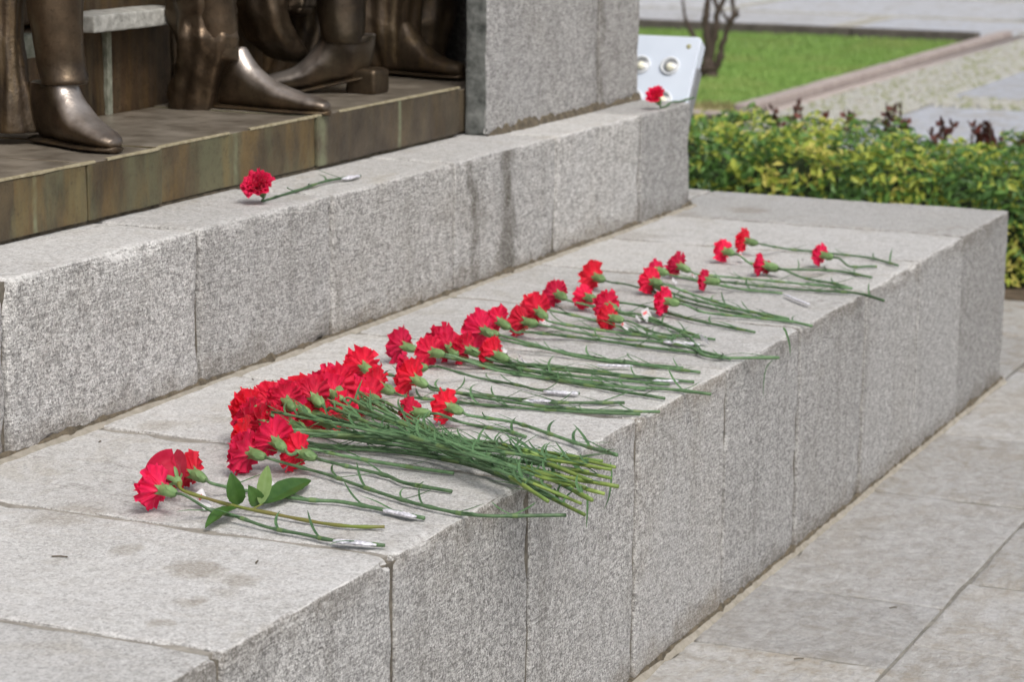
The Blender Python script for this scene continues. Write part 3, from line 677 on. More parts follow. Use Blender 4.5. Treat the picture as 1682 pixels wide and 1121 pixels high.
PB = [m_simple('pebble_pale', (.33, .33, .30), (.42, .42, .39), 30, .85, 0), m_simple('pebble_olive', (.22, .24, .15), (.30, .31, .21), 30, .85, 0), m_simple('pebble_cream', (.30, .30, .26), (.38, .37, .33), 30, .85, 0)]
Pb = MB(); 
def pebble(x, y, r):
    n_ = 6; rot = RU(0, 6); m = random.choice((0, 0, 1, 2)); st = RU(.7, 1.2); z = .0
    V = [Vector((x, y, z+r*.55))]
    for k in range(n_): a = rot+2*pi*k/n_; V.append(Vector((x+cos(a)*r*.7*st, y+sin(a)*r*.7, z+r*.38*RU(.8, 1.2))))
    for k in range(n_): a = rot+2*pi*k/n_; V.append(Vector((x+cos(a)*r*st, y+sin(a)*r, z-.02)))
    Pb.add(V, [(0, 1+k, 1+(k+1) % n_) for k in range(n_)]+[(1+k, 1+n_+k, 1+n_+(k+1) % n_, 1+(k+1) % n_) for k in range(n_)], m)
def pebbles(x0, x1, y0, y1, step):
    x = x0
    while x < x1:
        y = y0
        while y < y1: pebble(x+RU(-.2, .2)*step, y+RU(-.2, .2)*step, step*RU(.42, .56)); y += step
        x += step
pebbles(9.8, 20.1, 2.18, 2.74, .055); pebbles(14.04, 14.54, -1.2, 2.14, .06); pebbles(16.84, 17.27, -1.2, 2.14, .06)
tag(Pb.build('pebbles', PB), 'pale pebbles set in mortar bands between the grey-blue slabs', 'pebbles', kind='stuff')

# ------------------------------------------------------------------ bare shrub on the lawn
BARK = m_simple('dark_bark', (.035, .025, .022), (.09, .065, .05), 60, .9, .004)
def shrub():
    b = atz(1168, 127, 0.004); t = thing('bare_shrub', 'bare pruned shrub with dark knobbly stems on the lawn behind the floodlight', 'shrub', b)
    def P(px, py, dx=0): q = atx(px, py, b.x+dx); return q-b
    def br(name, pts, r0, r1):
        r0 *= 1.25; r1 *= 1.2
        g = MB(); c = catmull([P(*p) for p in pts], 5); n = len(c)
        R = [(r0+(r1-r0)*i/(n-1))*(1+.35*nz((i*.7, r0*99, 0), 1)+ (.5 if i % 9 == 7 else 0)*.6) for i in range(n)]
        c = [p+Vector((nz((i, 1, r0*50))*.012, nz((i, 2, r0*50))*.014, 0)) for i, p in enumerate(c)]
        o = g; o.tube(c, R, 9); return o.build(name, BARK, t)
    br('trunk', [(1166, 131), (1164, 118), (1160, 100)], .055, .035)
    br('branch', [(1160, 110), (1162, 75), (1160, 30), (1162, 0), (1158, -60)], .026, .012)
    br('branch', [(1164, 108), (1172, 60), (1180, 20), (1190, -5), (1200, -50)], .022, .010)
    br('branch', [(1180, 20), (1176, 5), (1168, -20), (1170, -50)], .014, .008)
    br('branch', [(1168, 120), (1178, 105), (1188, 70), (1198, 38), (1206, 22), (1203, 2), (1212, -30)], .020, .009)
    br('branch', [(1198, 38), (1194, 30), (1186, 16)], .011, .006)
    br('branch', [(1160, 100), (1140, 60), (1130, 40), (1124, 22), (1121, -10)], .014, .006)
    br('branch', [(1206, 26), (1212, 24), (1211, 14)], .010, .006)
shrub()

# ------------------------------------------------------------------ floodlight
WM = m_simple('white_enamel', (.60, .67, .77), (.66, .73, .83), 6, .35, 0)
MET = m_simple('grey_metal', (.30, .31, .33), (.42, .43, .45), 20, .4, .001, Metallic=.6)
fl = thing('floodlight', 'white tilted floodlight panel with round LED lenses beside the pillar', 'floodlight', (7.1, 1.26, 0))
tl_ = radians(33); tr_ = atx(1153, 60, 7.16)
Mx = Matrix.Translation(tr_-Vector((7.1, 1.26, 0))) @ Matrix.Rotation(0, 4, 'Z')
ey = Vector((0, 1, 0)); ez = Vector((sin(tl_), 0, cos(tl_))); en = ez.cross(ey)*-1
en = Vector((-cos(tl_), 0, sin(tl_)))
M4 = Matrix(((ey.x, ez.x, en.x, 0), (ey.y, ez.y, en.y, 0), (ey.z, ez.z, en.z, 0), (0, 0, 0, 1)))
def flp(u, v, d): return tr_-fl.location + ey*u + ez*v + en*d
def rbox(w0, w1, v0, v1, d0, d1, rad, mat, nm):
    pts = []; 
    for cx, cy, a0 in ((w1-rad, v1-rad, 0), (w0+rad, v1-rad, pi/2), (w0+rad, v0+rad, pi), (w1-rad, v0+rad, 3*pi/2)):
        for k in range(6): a = a0+pi/2*k/5; pts.append((cx+rad*cos(a), cy+rad*sin(a)))
    n = len(pts); V = []
    for (ins, d) in ((0, d0), (0, d1-.004), (.003, d1)):
        for (x, y) in pts:
            cx, cy = (w0+w1)/2, (v0+v1)/2
            V.append(flp(x-ins*(1 if x > cx else -1), y-ins*(1 if y > cy else -1), d))
    F = [tuple(range(n))[::-1], tuple(range(2*n, 3*n))]
    for r in range(2):
        for k in range(n): F.append((r*n+k, r*n+(k+1) % n, (r+1)*n+(k+1) % n, (r+1)*n+k))
    return mesh(nm, V, F, mat, fl, False)
rbox(0, .44, -.30, 0, -.045, 0, .016, WM, 'front_panel')
LENS = NT('lens_glass').done((.86, .90, .93), .12, None, Alpha=.45, Specular_IOR_Level=.6)
CHIP = m_simple('led_chip', (.86, .83, .6), (.9, .9, .8), 20, .5, 0)
RIM = m_simple('lens_rim', (.62, .65, .68), (.74, .77, .8), 20, .3, 0)
def lathe_fl(nm, u, v, prof, mat, n=24):
    V = []; F = []
    for (r, d) in prof:
        for k in range(n): a = 2*pi*k/n; V.append(flp(u+r*cos(a), v+r*sin(a), d))
    for i in range(len(prof)-1):
        for k in range(n): F.append((i*n+k, i*n+(k+1) % n, (i+1)*n+(k+1) % n, (i+1)*n+k))
    F.append(tuple((len(prof)-1)*n+k for k in range(n)))
    return mesh(nm, V, F, mat, fl)
for r in range(2):
    for c in range(4):
        u = .079+.0945*c; v = -.106-.115*r
        o = lathe_fl('lens', u, v, [(.031, .0005), (.031, .006), (.027, .009), (.024, .007), (.022, .003), (.0221, .0015)], RIM)
        b = lathe_fl('bulb', u-.002, v-.004, [(.013, .004), (.012, .011), (.007, .016), (.001, .017)], CHIP, 16); b.parent = o
        b = lathe_fl('hood', u, v+.0, [(.0225, .0022), (.0222, .0028), (.0005, .0030)], MET, 20); b.parent = o
lathe_fl('bolt', .034, -.036, [(.0075, .0004), (.0075, .002), (.005, .003), (.0005, .0032)], m_simple('brass_bolt', (.28, .27, .12), (.4, .38, .2), 60, .5, 0), 14)
lathe_fl('bolt', .406, -.036, [(.0075, .0004), (.0075, .002), (.005, .003), (.0005, .0032)], bpy.data.materials['brass_bolt'], 14)
g = MB(); g.box(.02, .42, -.28, -.04, -.075, -.0455)
for v in g.V: v[:] = flp(v.x, v.y, v.z)[:]
g.build('housing', MET, fl, False)
g = MB()
for uu in (-.007, .441):
    for (va, vb, da, db) in ((-.30, -.10, -.05, -.012), (-.50, -.29, -.055, -.02)):
        g.box(uu, uu+.006, va, vb, da, db)
g.box(-.007, .447, -.515, -.50, -.06, -.015)
for v in g.V: v[:] = flp(v.x, v.y, v.z)[:]
g.build('bracket', MET, fl, False)
g = MB(); bp = flp(.22, -.508, -.04); g.tube([Vector((bp.x, bp.y, 0)), Vector((bp.x, bp.y, bp.z))], .022, 14); g.box(bp.x-.08, bp.x+.08, bp.y-.08, bp.y+.08, .0, .012)
g.build('post', MET, fl, False)

# ------------------------------------------------------------------ carnations
def bloom_mesh(seed, tight=1.0):
    random.seed(seed); V = []; F = []; rad = []
    layers = [(7, 88, .036, .0235), (6, 66, .035, .022), (6, 45, .034, .019), (6, 25, .031, .016), (5, 9, .029, .012)]
    for (cnt, ang, L, wd) in layers:
        off = RU(0, 6)
        for i in range(cnt):
            az = off+2*pi*i/cnt+RU(-.25, .25); aend = radians(ang*tight+RU(-15, 13)); Lp = L*RU(.88, 1.1); wp = wd*RU(.85, 1.15)
            ph = RU(0, 6); kf = RU(2.3, 4.0); amp = RU(.0028, .0050); nu, nv = 7, 13; b = len(V)
            er = Vector((cos(az), sin(az), 0)); et = Vector((-sin(az), cos(az), 0)); ez_ = Vector((0, 0, 1))
            c = er*.003; 
            for iu in range(nu):
                u = iu/(nu-1)
                if iu:
                    am = aend*((iu-.5)/(nu-1))**.55*1.05; c = c + (er*sin(am)+ez_*cos(am))*(Lp/(nu-1))
                am = aend*(u**.55)*1.05; nrm = ez_*sin(am)-er*cos(am)
                for iv in range(nv):
                    v = -1+2*iv/(nv-1); ww = .0025+wp*u**.8
                    ser = (RU(-.0010, .0010) if iu == nu-1 else 0); sh = -.0045*v*v*u*u
                    p = c + et*(v*ww) + (er*sin(am)+ez_*cos(am))*(sh+ser) + nrm*(amp*u*u*1.25*sin(kf*pi*v+ph)+.003*u*v*v+RU(-.0003, .0003)*u*2)
                    V.append(p); rad.append(u)
            for iu in range(nu-1):
                for iv in range(nv-1):
                    a = b+iu*nv+iv; F.append((a, a+1, a+nv+1, a+nv))
    me = bpy.data.meshes.new('bloom'); me.from_pydata([tuple(v) for v in V], [], F); me.materials.append(PETAL)
    me.polygons.foreach_set('use_smooth', [True]*len(F))
    at = me.attributes.new('rad', 'FLOAT', 'POINT'); at.data.foreach_set('value', rad); me.update()
    return me
BLOOMS = [bloom_mesh(100+i, (1, 1.08, .9, .78, 1.0, .95, 1.12, .86)[i]) for i in range(8)]
def calyx_mesh(seed):
    random.seed(seed); n = 14; V = []; F = []
    prof = [(-.030, .0026), (-.028, .0046), (-.0245, .0062), (-.020, .0078), (-.014, .0089), (-.008, .0090), (-.003, .0084), (.001, .0082)]
    for i, (z, r) in enumerate(prof):
        for k in range(n): a = 2*pi*k/n; rr_ = r*(1+.06*sin(5*a)+(.10*(sin(2*a+seed) > 0) if i in (1, 2) else 0)); V.append(Vector((rr_*cos(a), rr_*sin(a), z)))
    for i in range(len(prof)-1):
        for k in range(n): F.append((i*n+k, i*n+(k+1) % n, (i+1)*n+(k+1) % n, (i+1)*n+k))
    F.append(tuple(range(n))[::-1]); b = (len(prof)-1)*n
    for q in range(5):     # calyx teeth
        a = 2*pi*q/5+.3; m0 = len(V); da = .5
        V += [Vector((.0084*cos(a-da), .0084*sin(a-da), -.001)), Vector((.0084*cos(a+da), .0084*sin(a+da), -.001)), Vector((.0118*cos(a), .0118*sin(a), .0085)), Vector((.0098*cos(a), .0098*sin(a), .002))]
        F += [(m0, m0+3, m0+2), (m0+3, m0+1, m0+2), (m0, m0+1, m0+3)]
    for q in range(2):     # bracts at the foot
        a = pi*q+seed; m0 = len(V)
        V += [Vector((.0045*cos(a-.8), .0045*sin(a-.8), -.029)), Vector((.0045*cos(a+.8), .0045*sin(a+.8), -.029)), Vector((.0098*cos(a+.5), .0098*sin(a+.5), -.019)), Vector((.0098*cos(a-.5), .0098*sin(a-.5), -.019)), Vector((.0115*cos(a), .0115*sin(a), -.010))]
        F += [(m0, m0+1, m0+2, m0+3), (m0+3, m0+2, m0+4)]
    me = bpy.data.meshes.new('calyx'); me.from_pydata([tuple(v) for v in V], [], F); me.materials.append(CALX)
    me.polygons.foreach_set('use_smooth', [True]*len(F)); me.update(); return me
CALS = [calyx_mesh(s) for s in (1, 2, 3)]
def leaf_strip(P, w0, n_up=Vector((0, 0, 1))):
    V = []; F = []; n = len(P)
    for i, p in enumerate(P):
        t = i/(n-1); tg = (P[min(i+1, n-1)]-P[max(i-1, 0)]).normalized(); s_ = tg.cross(n_up)
        s_ = s_.normalized() if s_.length > 1e-4 else Vector((1, 0, 0)); up = s_.cross(tg)
        w_ = w0*(.75+.5*t)*(1-t**2.2)+.0003
        V += [p-s_*w_+up*w_*.5, p.copy(), p+s_*w_+up*w_*.5]
    for i in range(n-1):
        for k in range(2): b = i*3+k; F.append((b, b+1, b+4, b+3))
    return V, F
def leaf_mesh(seed):
    random.seed(seed); L = RU(.04, .078); b1 = RU(.15, .6)*random.choice((-1, 1)); b2 = RU(-.7, .9); lift = RU(.06, .34); P = [Vector((0, 0, 0))]; a = 0; e = RU(.02, .2)
    for i in range(8):
        a += b1/8*2+b2*.08*(i/8); e += (lift-.045*i)/4*RU(.6, 1.4)
        P.append(P[-1]+Vector((cos(a)*cos(e), sin(a)*cos(e), sin(e)))*(L/8))
    P = [Vector((p.x, p.y, max(p.z, -.001))) for p in P]
    V, F = leaf_strip(P, RU(.0016, .0026))
    me = bpy.data.meshes.new('leaf'); me.from_pydata([tuple(v) for v in V], [], F); me.materials.append(LEAF)
    me.polygons.foreach_set('use_smooth', [True]*len(F)); me.update(); return me
LEAVES = [leaf_mesh(300+i) for i in range(14)]
random.seed(11)
GC = 'red carnations laid on the granite'
def frame_from(z, roll=0):
    z = z.normalized(); x = z.orthogonal().normalized(); x = Matrix.Rotation(roll, 3, z) @ x; y = z.cross(x)
    return Matrix(((x.x, y.x, z.x, 0), (x.y, y.y, z.y, 0), (x.z, y.z, z.z, 0), (0, 0, 0, 1)))
def wrapper(t, P, r, loc, mat, nm='wrapper'):
    V = []; F = []; C = catmull(P, 6); n = 12; m = len(C)
    for i, ring in enumerate(frames(C, [r*(1+.25*nz((i*.5, r*900, 0), 1))*(.45 if i in (0, m-1) else .8 if i in (1, m-2) else 1) for i in range(m)], n)):
        for k, p in enumerate(ring):
            d = (p-C[i]); d.z *= .5; f = 1+.42*nz(p, 150)+.45*nz(p, 70); q = C[i]+d*f
            q.z = max(q.z, BASEZ[0]+.0006); V.append(q-loc)
    for i in range(m-1):
        for k in range(n): F.append((i*n+k, i*n+(k+1) % n, (i+1)*n+(k+1) % n, (i+1)*n+k))
    F.append(tuple(range(n))[::-1]); F.append(tuple((m-1)*n+k for k in range(n)))
    return mesh(nm, V, F, mat, t)
def paper_tag(t, c, w_, h_, rz, tilt, loc, mark=True):
    """small curled paper label, really bent, with a red mark near its edge"""
    V = []; F = []; M = []; n = 8; m = 5; X = Matrix.Rotation(rz, 3, 'Z') @ Matrix.Rotation(tilt, 3, 'X')
    for i in range(n+1):
        for j in range(m+1):
            u = i/n-.5; v = j/m; a = v*.6
            p = Vector((u*w_, sin(a)/.6*h_, (1-cos(a))/.6*h_*.9+.003*sin(u*5)))
            p.z += .0008*nz(p, 120); V.append(c-loc+(X @ p))
    for i in range(n):
        for j in range(m):
            b = i*(m+1)+j; F.append((b, b+m+1, b+m+2, b+1)); M.append(1 if mark and j == 3 and 2 <= i <= 4 else 0)
    return mesh('paper_tag', V, F, [PAPER, REDP], t, True, M)
BASEZ = [LT]
def carnation(label, bl, cl, end, h0=.026, h1=.004, mids=(), sc=1.0, wrap=None, ptag=None, pale=0.0, nl=None, group=GC, base=LT, cut=None, face=False):
    BASEZ[0] = base
    pts = [atz(cl[0], cl[1], base+h0)]
    for m in mids: pts.append(atz(m[0], m[1], base+(m[2] if len(m) > 2 else .005)))
    pts.append(atz(end[0], end[1], base+h1))
    Cx = pts[0]; far = [m for m in list(mids)+[end] if abs(m[0]-cl[0]) > 85] or [end]
    d0 = atz(cl[0], cl[1], base+.012)-atz(far[0][0], far[0][1], base+.012); d0.z = 0; d0.normalize()
    if h0 < .04:
        mids = [m for m in mids if abs(m[0]-cl[0]) > 55]
        pts = [pts[0]]+[atz(m[0], m[1], base+(min(m[2], .010) if len(m) > 2 else .005)) for m in mids]+[pts[-1]]
    # bloom centre: on the line of sight of the bloom, just ahead of the calyx
    guess = Cx + d0*.026; rd_ = ray(*bl).normalized(); B = CAM + rd_*((guess-CAM).dot(rd_)); B.z = max(B.z, base+.020*sc)
    ax = (B-Cx)
    if ax.length < .008: ax = d0.copy()
    ax = (ax.normalized()*.6+d0*.6).normalized()
    vw = (CAM-Cx).normalized(); cm = ax.dot(vw)
    if cm > -.12: ax = (ax-vw*(cm+.15)).normalized()
    ax.z = min(max(ax.z, -.08), .28)
    ax.normalize()
    if face: ax = (vw*.5+d0*.35+Vector((0, 0, .62))).normalized()
    mouth = Cx + ax*.006
    loc = Vector((Cx.x, Cx.y, base)); t = thing('carnation', label, 'carnation', loc, group)
    X = Matrix.Translation(mouth-loc) @ frame_from(ax, RU(0, 6)) @ Matrix.Scale(sc*RU(.96, 1.04), 4)
    bo = inst('bloom', random.choice(BLOOMS), t, X)
    ca = inst('calyx', random.choice(CALS), t, Matrix.Translation(mouth+ax*.002-loc) @ frame_from(ax, RU(0, 6)) @ Matrix.Scale(1.0, 4))
    # petals resting on the stone are pressed flat by it: keep the flower above the surface
    low = min((X @ v.co).z for v in list(bo.data.vertices)[::9]) + loc.z - base
    if low < .001:
        for c_ in (bo, ca): c_.location.z += .001-low
        mouth = mouth+Vector((0, 0, .001-low))
    s0 = mouth - ax*.028; s1_ = s0 - ax*.02
    rest = pts[1:]
    if len(rest) == 1:
        L = rest[0]-s1_; nn = 3
        sd_ = Vector((-L.y, L.x, 0)).normalized()
        A = []; off = 0
        for k in range(1, nn+1):
            q = k/(nn+1); off += RU(-.005, .005); p = s1_.lerp(rest[0], q)+sd_*off
            zz = base+h1+.001+(h0-h1)*max(0, 1-q*1.9)**2*.8; p.z = max(zz, base+.003); A.append(p)
        rest = A+rest
    path = catmull([s0, s1_]+rest, 7)
    for i, p in enumerate(path):
        if p.y > 0 or base > LT: p.z = max(p.z, base+.0026)
    # nodes
    cum = [0]
    for i in range(1, len(path)): cum.append(cum[-1]+(path[i]-path[i-1]).length)
    Lt = cum[-1]; nd = []; d = RU(.05, .08)
    while d < Lt-.02: nd.append(d); d += RU(.055, .085)
    r0 = RU(.0020, .0026); R = []; Mi = []
    for i, c in enumerate(cum):
        rr_ = r0*(1+.25*c/Lt); mi_ = 0
        for q in nd:
            if -.004 < c-q < .013: rr_ = max(rr_, r0*1.62-abs(c-q)*.02); mi_ = 1 if -.003 < c-q < .004 else 0
        if pale and c > Lt-pale*1.5: mi_ = 2
        if c > Lt-.004: mi_ = 2
        R.append(rr_); Mi.append(mi_)
    g = MB(); P2 = [p-loc for p in path]; g.tube(P2, R, 8, 0, True, lambda i: Mi[i])
    g.build('stem', [STEM, NODE, CUT], t)
    for q in nd:
        i = min(range(len(cum)), key=lambda k: abs(cum[k]-q)); tg = (path[min(i+1, len(path)-1)]-path[max(i-1, 0)]); az = math.atan2(-tg.y, -tg.x)
        cnt = 2 if random.random() < .75 else 1
        if nl is not None: cnt = min(cnt, nl)
        for k in range(cnt):
            sg = (1 if k % 2 else -1)*random.choice((1, 1, -1) if cnt == 1 else (1,))
            dirn = az+sg*RU(.12, .55)+ (pi if random.random() < .18 else 0)
            M_ = Matrix.Translation(path[i]-loc+Vector((0, 0, .001))) @ Matrix.Rotation(dirn, 4, 'Z') @ Matrix.Rotation(RU(-.1, .02) if path[i].z > base+.012 else 0, 4, 'Y') @ Matrix.Scale(RU(.75, 1.15), 4) @ Matrix.Diagonal((1, sg, 1, 1))
            inst('leaf', random.choice(LEAVES), t, M_)
    if wrap:
        (a, b, rad_) = wrap; wrapper(t, [atz(*a, base+.006), atz((a[0]+b[0])/2, (a[1]+b[1])/2, base+.007), atz(*b, base+.006)], rad_, loc, FOIL)
    if ptag:
        (tx, ty, w_, h_, rz, tl3) = ptag; paper_tag(t, atz(tx, ty, base+.004), w_*1.25, h_*1.15, rz, tl3, loc)
    return t
def hang(t, pts, y, w_=.0026):
    """long leaf dangling in front of the ledge face"""
    P = [aty(px, py, yy) for (px, py, yy) in pts]; V, F = leaf_strip(catmull(P, 4), w_, Vector((-.5, -1, 0)).normalized())
    mesh('leaf', [v-t.location for v in V], F, LEAF, t)

# --- nearest group by the rose
carnation('red carnation nearest the camera, foil round its stem end, beside the rose', (250, 812), (273, 818), (632, 897), mids=((300, 826, .022), (350, 841, .016), (390, 850, .01), (440, 867), (500, 879), (545, 888)), sc=1.0, wrap=((548, 889), (618, 896), .0058), ptag=(343, 836, .012, .032, -.5, .35), nl=1)
carnation('red carnation directly behind the rose, stem running under the rose leaves', (312, 772), (324, 783), (697, 852), mids=((345, 792, .012), (400, 806), (482, 819), (525, 823), (560, 825), (625, 837)), sc=.98, wrap=((630, 838), (683, 850), .0055), nl=1)
carnation('red carnation second in front of the bundle, long stem reaching the ledge edge', (404, 750), (420, 757), (930, 847), mids=((442, 759, .02), (500, 770, .010), (540, 781, .007), (600, 802), (672, 825), (750, 843), (800, 848), (850, 848)), sc=1.05)
carnation('red carnation below the bundle with short stem ending bare on the slab', (482, 744), (503, 753), (742, 808), mids=((524, 756, .02), (572, 767, .01), (635, 782), (665, 794)), sc=.95)
carnation('red carnation whose green calyx faces the camera in front of the bundle', (455, 718), (457, 730), (745, 778), h0=.05, mids=((507, 738, .02), (572, 751, .01), (655, 765),), sc=.95)
# --- the thick bundle
GB = 'carnations tied close together in the thick bundle'
T1 = carnation('red carnation at the top left corner of the thick bundle', (407, 664), (423, 674), (1004, 772), h0=.062, h1=.055, mids=((445, 677, .062), (500, 687, .062), (600, 704, .060), (760, 733, .055), (880, 752, .05)), pale=.09)
carnation('red carnation second along the back of the bundle, pointed calyx showing', (466, 644), (474, 664), (958, 760), h0=.066, h1=.04, mids=((500, 680, .064), (560, 698, .062), (700, 725, .055), (840, 745, .045)), pale=.07)
carnation('red carnation in the middle of the bundle back, calyx over its neighbours', (508, 640), (520, 658), (1016, 800), h0=.066, h1=.04, mids=((548, 672, .065), (620, 700, .062), (760, 745, .055), (880, 775, .045)), pale=.1)
carnation('red carnation at the right of the bundle back with calyx tipped up', (556, 628), (556, 642), (993, 812), h0=.064, h1=.03, mids=((575, 655, .062), (620, 680, .062), (720, 720, .06), (860, 775, .045)), pale=.08)
carnation('red carnation on the left side of the bundle, above the calyx that faces out', (400, 700), (424, 708), (960, 846), h0=.03, h1=.022, mids=((520, 730, .025), (700, 745, .03), (840, 790, .03)), pale=.1)
carnation('red carnation lowest at the left edge of the bundle', (396, 725), (420, 730), (905, 800), h0=.024, h1=.02, mids=((520, 735, .02), (700, 750, .02)), pale=.1)
hid = [(438, 652, .045), (488, 640, .055), (532, 624, .05), (575, 640, .04), (545, 664, .035), (583, 664, .022), (430, 690, .04), (470, 690, .03), (505, 672, .04), (446, 704, .022), (520, 690, .022), (560, 684, .02), (598, 658, .022), (412, 684, .045), (480, 664, .05), (536, 640, .06)]
ends = [(1003, 786), (986, 770), (955, 828), (940, 803), (930, 818), (1010, 768), (972, 791), (966, 776), (990, 758), (950, 752), (925, 782), (972, 822), (944, 838), (915, 760), (962, 802), (900, 824)]
HL = {0: 'red carnation behind the top left bloom of the thick bundle', 1: 'red carnation between the two pointed calyxes at the bundle back', 2: 'red carnation at the crest of the bundle, above the tipped-up calyx', 3: 'red carnation closing the bundle at its back right, next to the tallest dark head', 6: 'red carnation behind the bloom that shows its calyx to the camera', 12: 'red carnation peeping out under the stems at the right of the bundle'}
for i, ((x, y, h), (ex, ey_)) in enumerate(zip(hid, ends)):
    mx_, my_ = 740+RU(-25, 25), 733+RU(-14, 14)+(ey_-790)*.22
    my_ = my_+(y-660)*.12
    carnation(HL.get(i, 'red carnation packed inside the thick bundle, half hidden by its neighbours'), (x, y), (x+16, y+11), (ex, ey_), h0=h, h1=RU(.006, .05), mids=((x+60, y+22, h), (mx_, my_, RU(.006, .05)), ((mx_+ex)/2+RU(-8, 8), (my_+ey_)/2+RU(-4, 4)-4, RU(.01, .05))), pale=RU(.05, .12), group=GC if i in HL else GB, sc=.98)
hang(T1, [(962, 806, -.035), (964, 812, -.05), (964, 840, -.052), (963, 868, -.05)], 0, .0028)
hang(T1, [(1002, 760, -.10), (1004, 780, -.11), (1000, 815, -.11), (992, 838, -.10)], 0, .0022)
# --- behind the bundle
carnation('red carnation tallest at the back right of the bundle, dark ruffled head', (594, 592), (602, 606), (1084, 677), h0=.045, mids=((640, 616, .02), (720, 640, .008), (860, 664), (980, 675)))
carnation('red carnation just right of the bundle, with plump calyx and long stem', (608, 624), (632, 639), (1052, 681), h0=.03, mids=((664, 650, .014), (712, 657), (820, 668), (950, 677)))
carnation('red carnation standing alone with open petals, stem crossing over its front', (667, 611), (688, 630), (1026, 662), mids=((730, 640, .015), (800, 650), (900, 661)), sc=.98, wrap=((858, 659), (912, 659), .0055))
carnation('red carnation under the open one, stem ending in crumpled foil', (664, 634), (684, 617), (952, 647), h0=.02, mids=((730, 618, .01), (785, 621), (855, 634), (885, 641)), wrap=((893, 643), (950, 647), .0065), nl=1, sc=.85)
carnation('small red carnation lying low to the right of the bundle', (670, 685), (690, 684), (864, 718), mids=((715, 686, .015), (760, 695), (830, 708)), sc=.82)
carnation('red carnation with pale-edged upright head, stem crossing the bundle end', (724, 660), (745, 672), (1013, 748), h0=.034, mids=((774, 681, .02), (842, 694, .012), (902, 713, .012), (960, 733, .02)), h1=.03, sc=.9)
# --- second cluster
carnation('red carnation at the left of the middle group, seen side on', (653, 571), (671, 577), (1092, 655), mids=((720, 583, .016), (820, 606), (960, 633)), sc=.95)
carnation('red carnation with paper scrap at its chin in the middle group', (698, 584), (717, 586), (1060, 640), mids=((760, 596, .014), (830, 612), (950, 628)), sc=.95)
carnation('red carnation at the upper left of the middle group behind two others', (718, 556), (738, 566), (1168, 648), h0=.036, mids=((790, 590, .018), (880, 612), (1010, 634), (1100, 640)))
carnation('red carnation in the middle group with long slanting green calyx', (736, 566), (742, 580), (1100, 632), h0=.026, mids=((775, 592, .018), (840, 604), (960, 620)), sc=.9, wrap=((1072, 626), (1114, 626), .005))
carnation('red carnation buried in the centre of the middle group', (760, 566), (776, 578), (1140, 628), h0=.03, mids=((850, 600, .012), (1000, 616)), sc=.92)
carnation('large red carnation on top of the middle group', (783, 533), (800, 546), (1150, 612), h0=.05, mids=((840, 562, .02), (920, 578), (1040, 598)), sc=1.1)
carnation('red carnation in the middle group just under the large top one', (775, 545), (806, 551), (1122, 605), h0=.03, mids=((850, 566, .016), (960, 588),), sc=.95)
carnation('red carnation highest at the right of the middle group, slim head', (813, 512), (826, 532), (1145, 580), h0=.04, mids=((870, 546, .015), (960, 556), (1060, 570)), sc=.85)
carnation('red carnation lowest right in the middle group, ruffles facing the camera', (803, 573), (822, 586), (1064, 622), mids=((860, 592, .016), (930, 604),), sc=.9, wrap=((980, 600), (1040, 602), .0045))
# --- third cluster
carnation('red carnation in front of the curled white tag, left of the third group', (852, 532), (869, 537), (1150, 566), mids=((920, 546, .014), (1010, 556),), sc=.95, wrap=((1090, 562), (1150, 566), .006))
carnation('red carnation leaning above the curled white tag', (877, 496), (889, 515), (1110, 556), h0=.034, mids=((940, 534, .012), (1010, 546)), sc=.98)
carnation('red carnation at the centre of the third group, touching the back one', (883, 520), (885, 506), (1200, 590), h0=.03, mids=((930, 508, .016), (1000, 532), (1090, 560)), sc=.85, ptag=(905, 534, .024, .026, -.2, .3))
carnation('red carnation at the back of the third group', (907, 476), (921, 486), (1160, 556), mids=((960, 494, .012), (1040, 520),), sc=.85)
carnation('red carnation with the widest head, back of the fourth group', (966, 451), (983, 458), (1235, 520), h0=.03, mids=((1040, 470, .012), (1140, 500)), sc=.98)
carnation('dark red carnation in the middle of the fourth group, half covered', (962, 488), (970, 490), (1240, 546), h0=.03, mids=((1050, 502, .012), (1140, 526)), sc=.85)
carnation('red carnation right of the half covered one in the fourth group', (990, 497), (1004, 505), (1280, 588), h0=.034, mids=((1060, 520, .014), (1130, 552), (1160, 585, .005)), sc=.9)
carnation('red carnation lowest in the fourth group, left of the square paper tag', (990, 520), (1011, 524), (1175, 558), mids=((1060, 534, .012),), sc=.82, ptag=(1034, 541, .019, .022, .3, .45))
# --- fourth cluster and the far ones
carnation('red carnation leaning back left of the narrow head, upper of its pair', (1067, 438), (1086, 446), (1285, 482), mids=((1140, 452, .01), (1210, 474)), sc=.72, wrap=((1288, 484), (1330, 501), .0042))
carnation('red carnation lower of the pair beside the small paper scrap', (1059, 462), (1077, 466), (1334, 536), h0=.028, mids=((1150, 488, .012), (1230, 512)), sc=.85)
carnation('red carnation with two raised petals behind the small narrow one', (1110, 430), (1122, 441), (1400, 474), mids=((1180, 454, .01), (1290, 464),), sc=.82)
carnation('small narrow red carnation, stem running out past the ledge edge', (1149, 461), (1168, 462), (1452, 494), mids=((1230, 468, .01), (1290, 474), (1345, 478), (1408, 482)), sc=.68, ptag=(1142, 458, .014, .014, .6, .7))
carnation('red carnation above the upright paper tag, nearest the ledge edge cluster', (1085, 497), (1102, 502), (1310, 530), mids=((1160, 514, .012), (1240, 522),), sc=.82, ptag=(1068, 527, .024, .024, -.1, .75))
T2 = carnation('stub of a carnation among the stems, head hidden behind the others', (1058, 455), (1080, 470), (1296, 524), h0=.02, mids=((1160, 498, .012),), sc=.6)
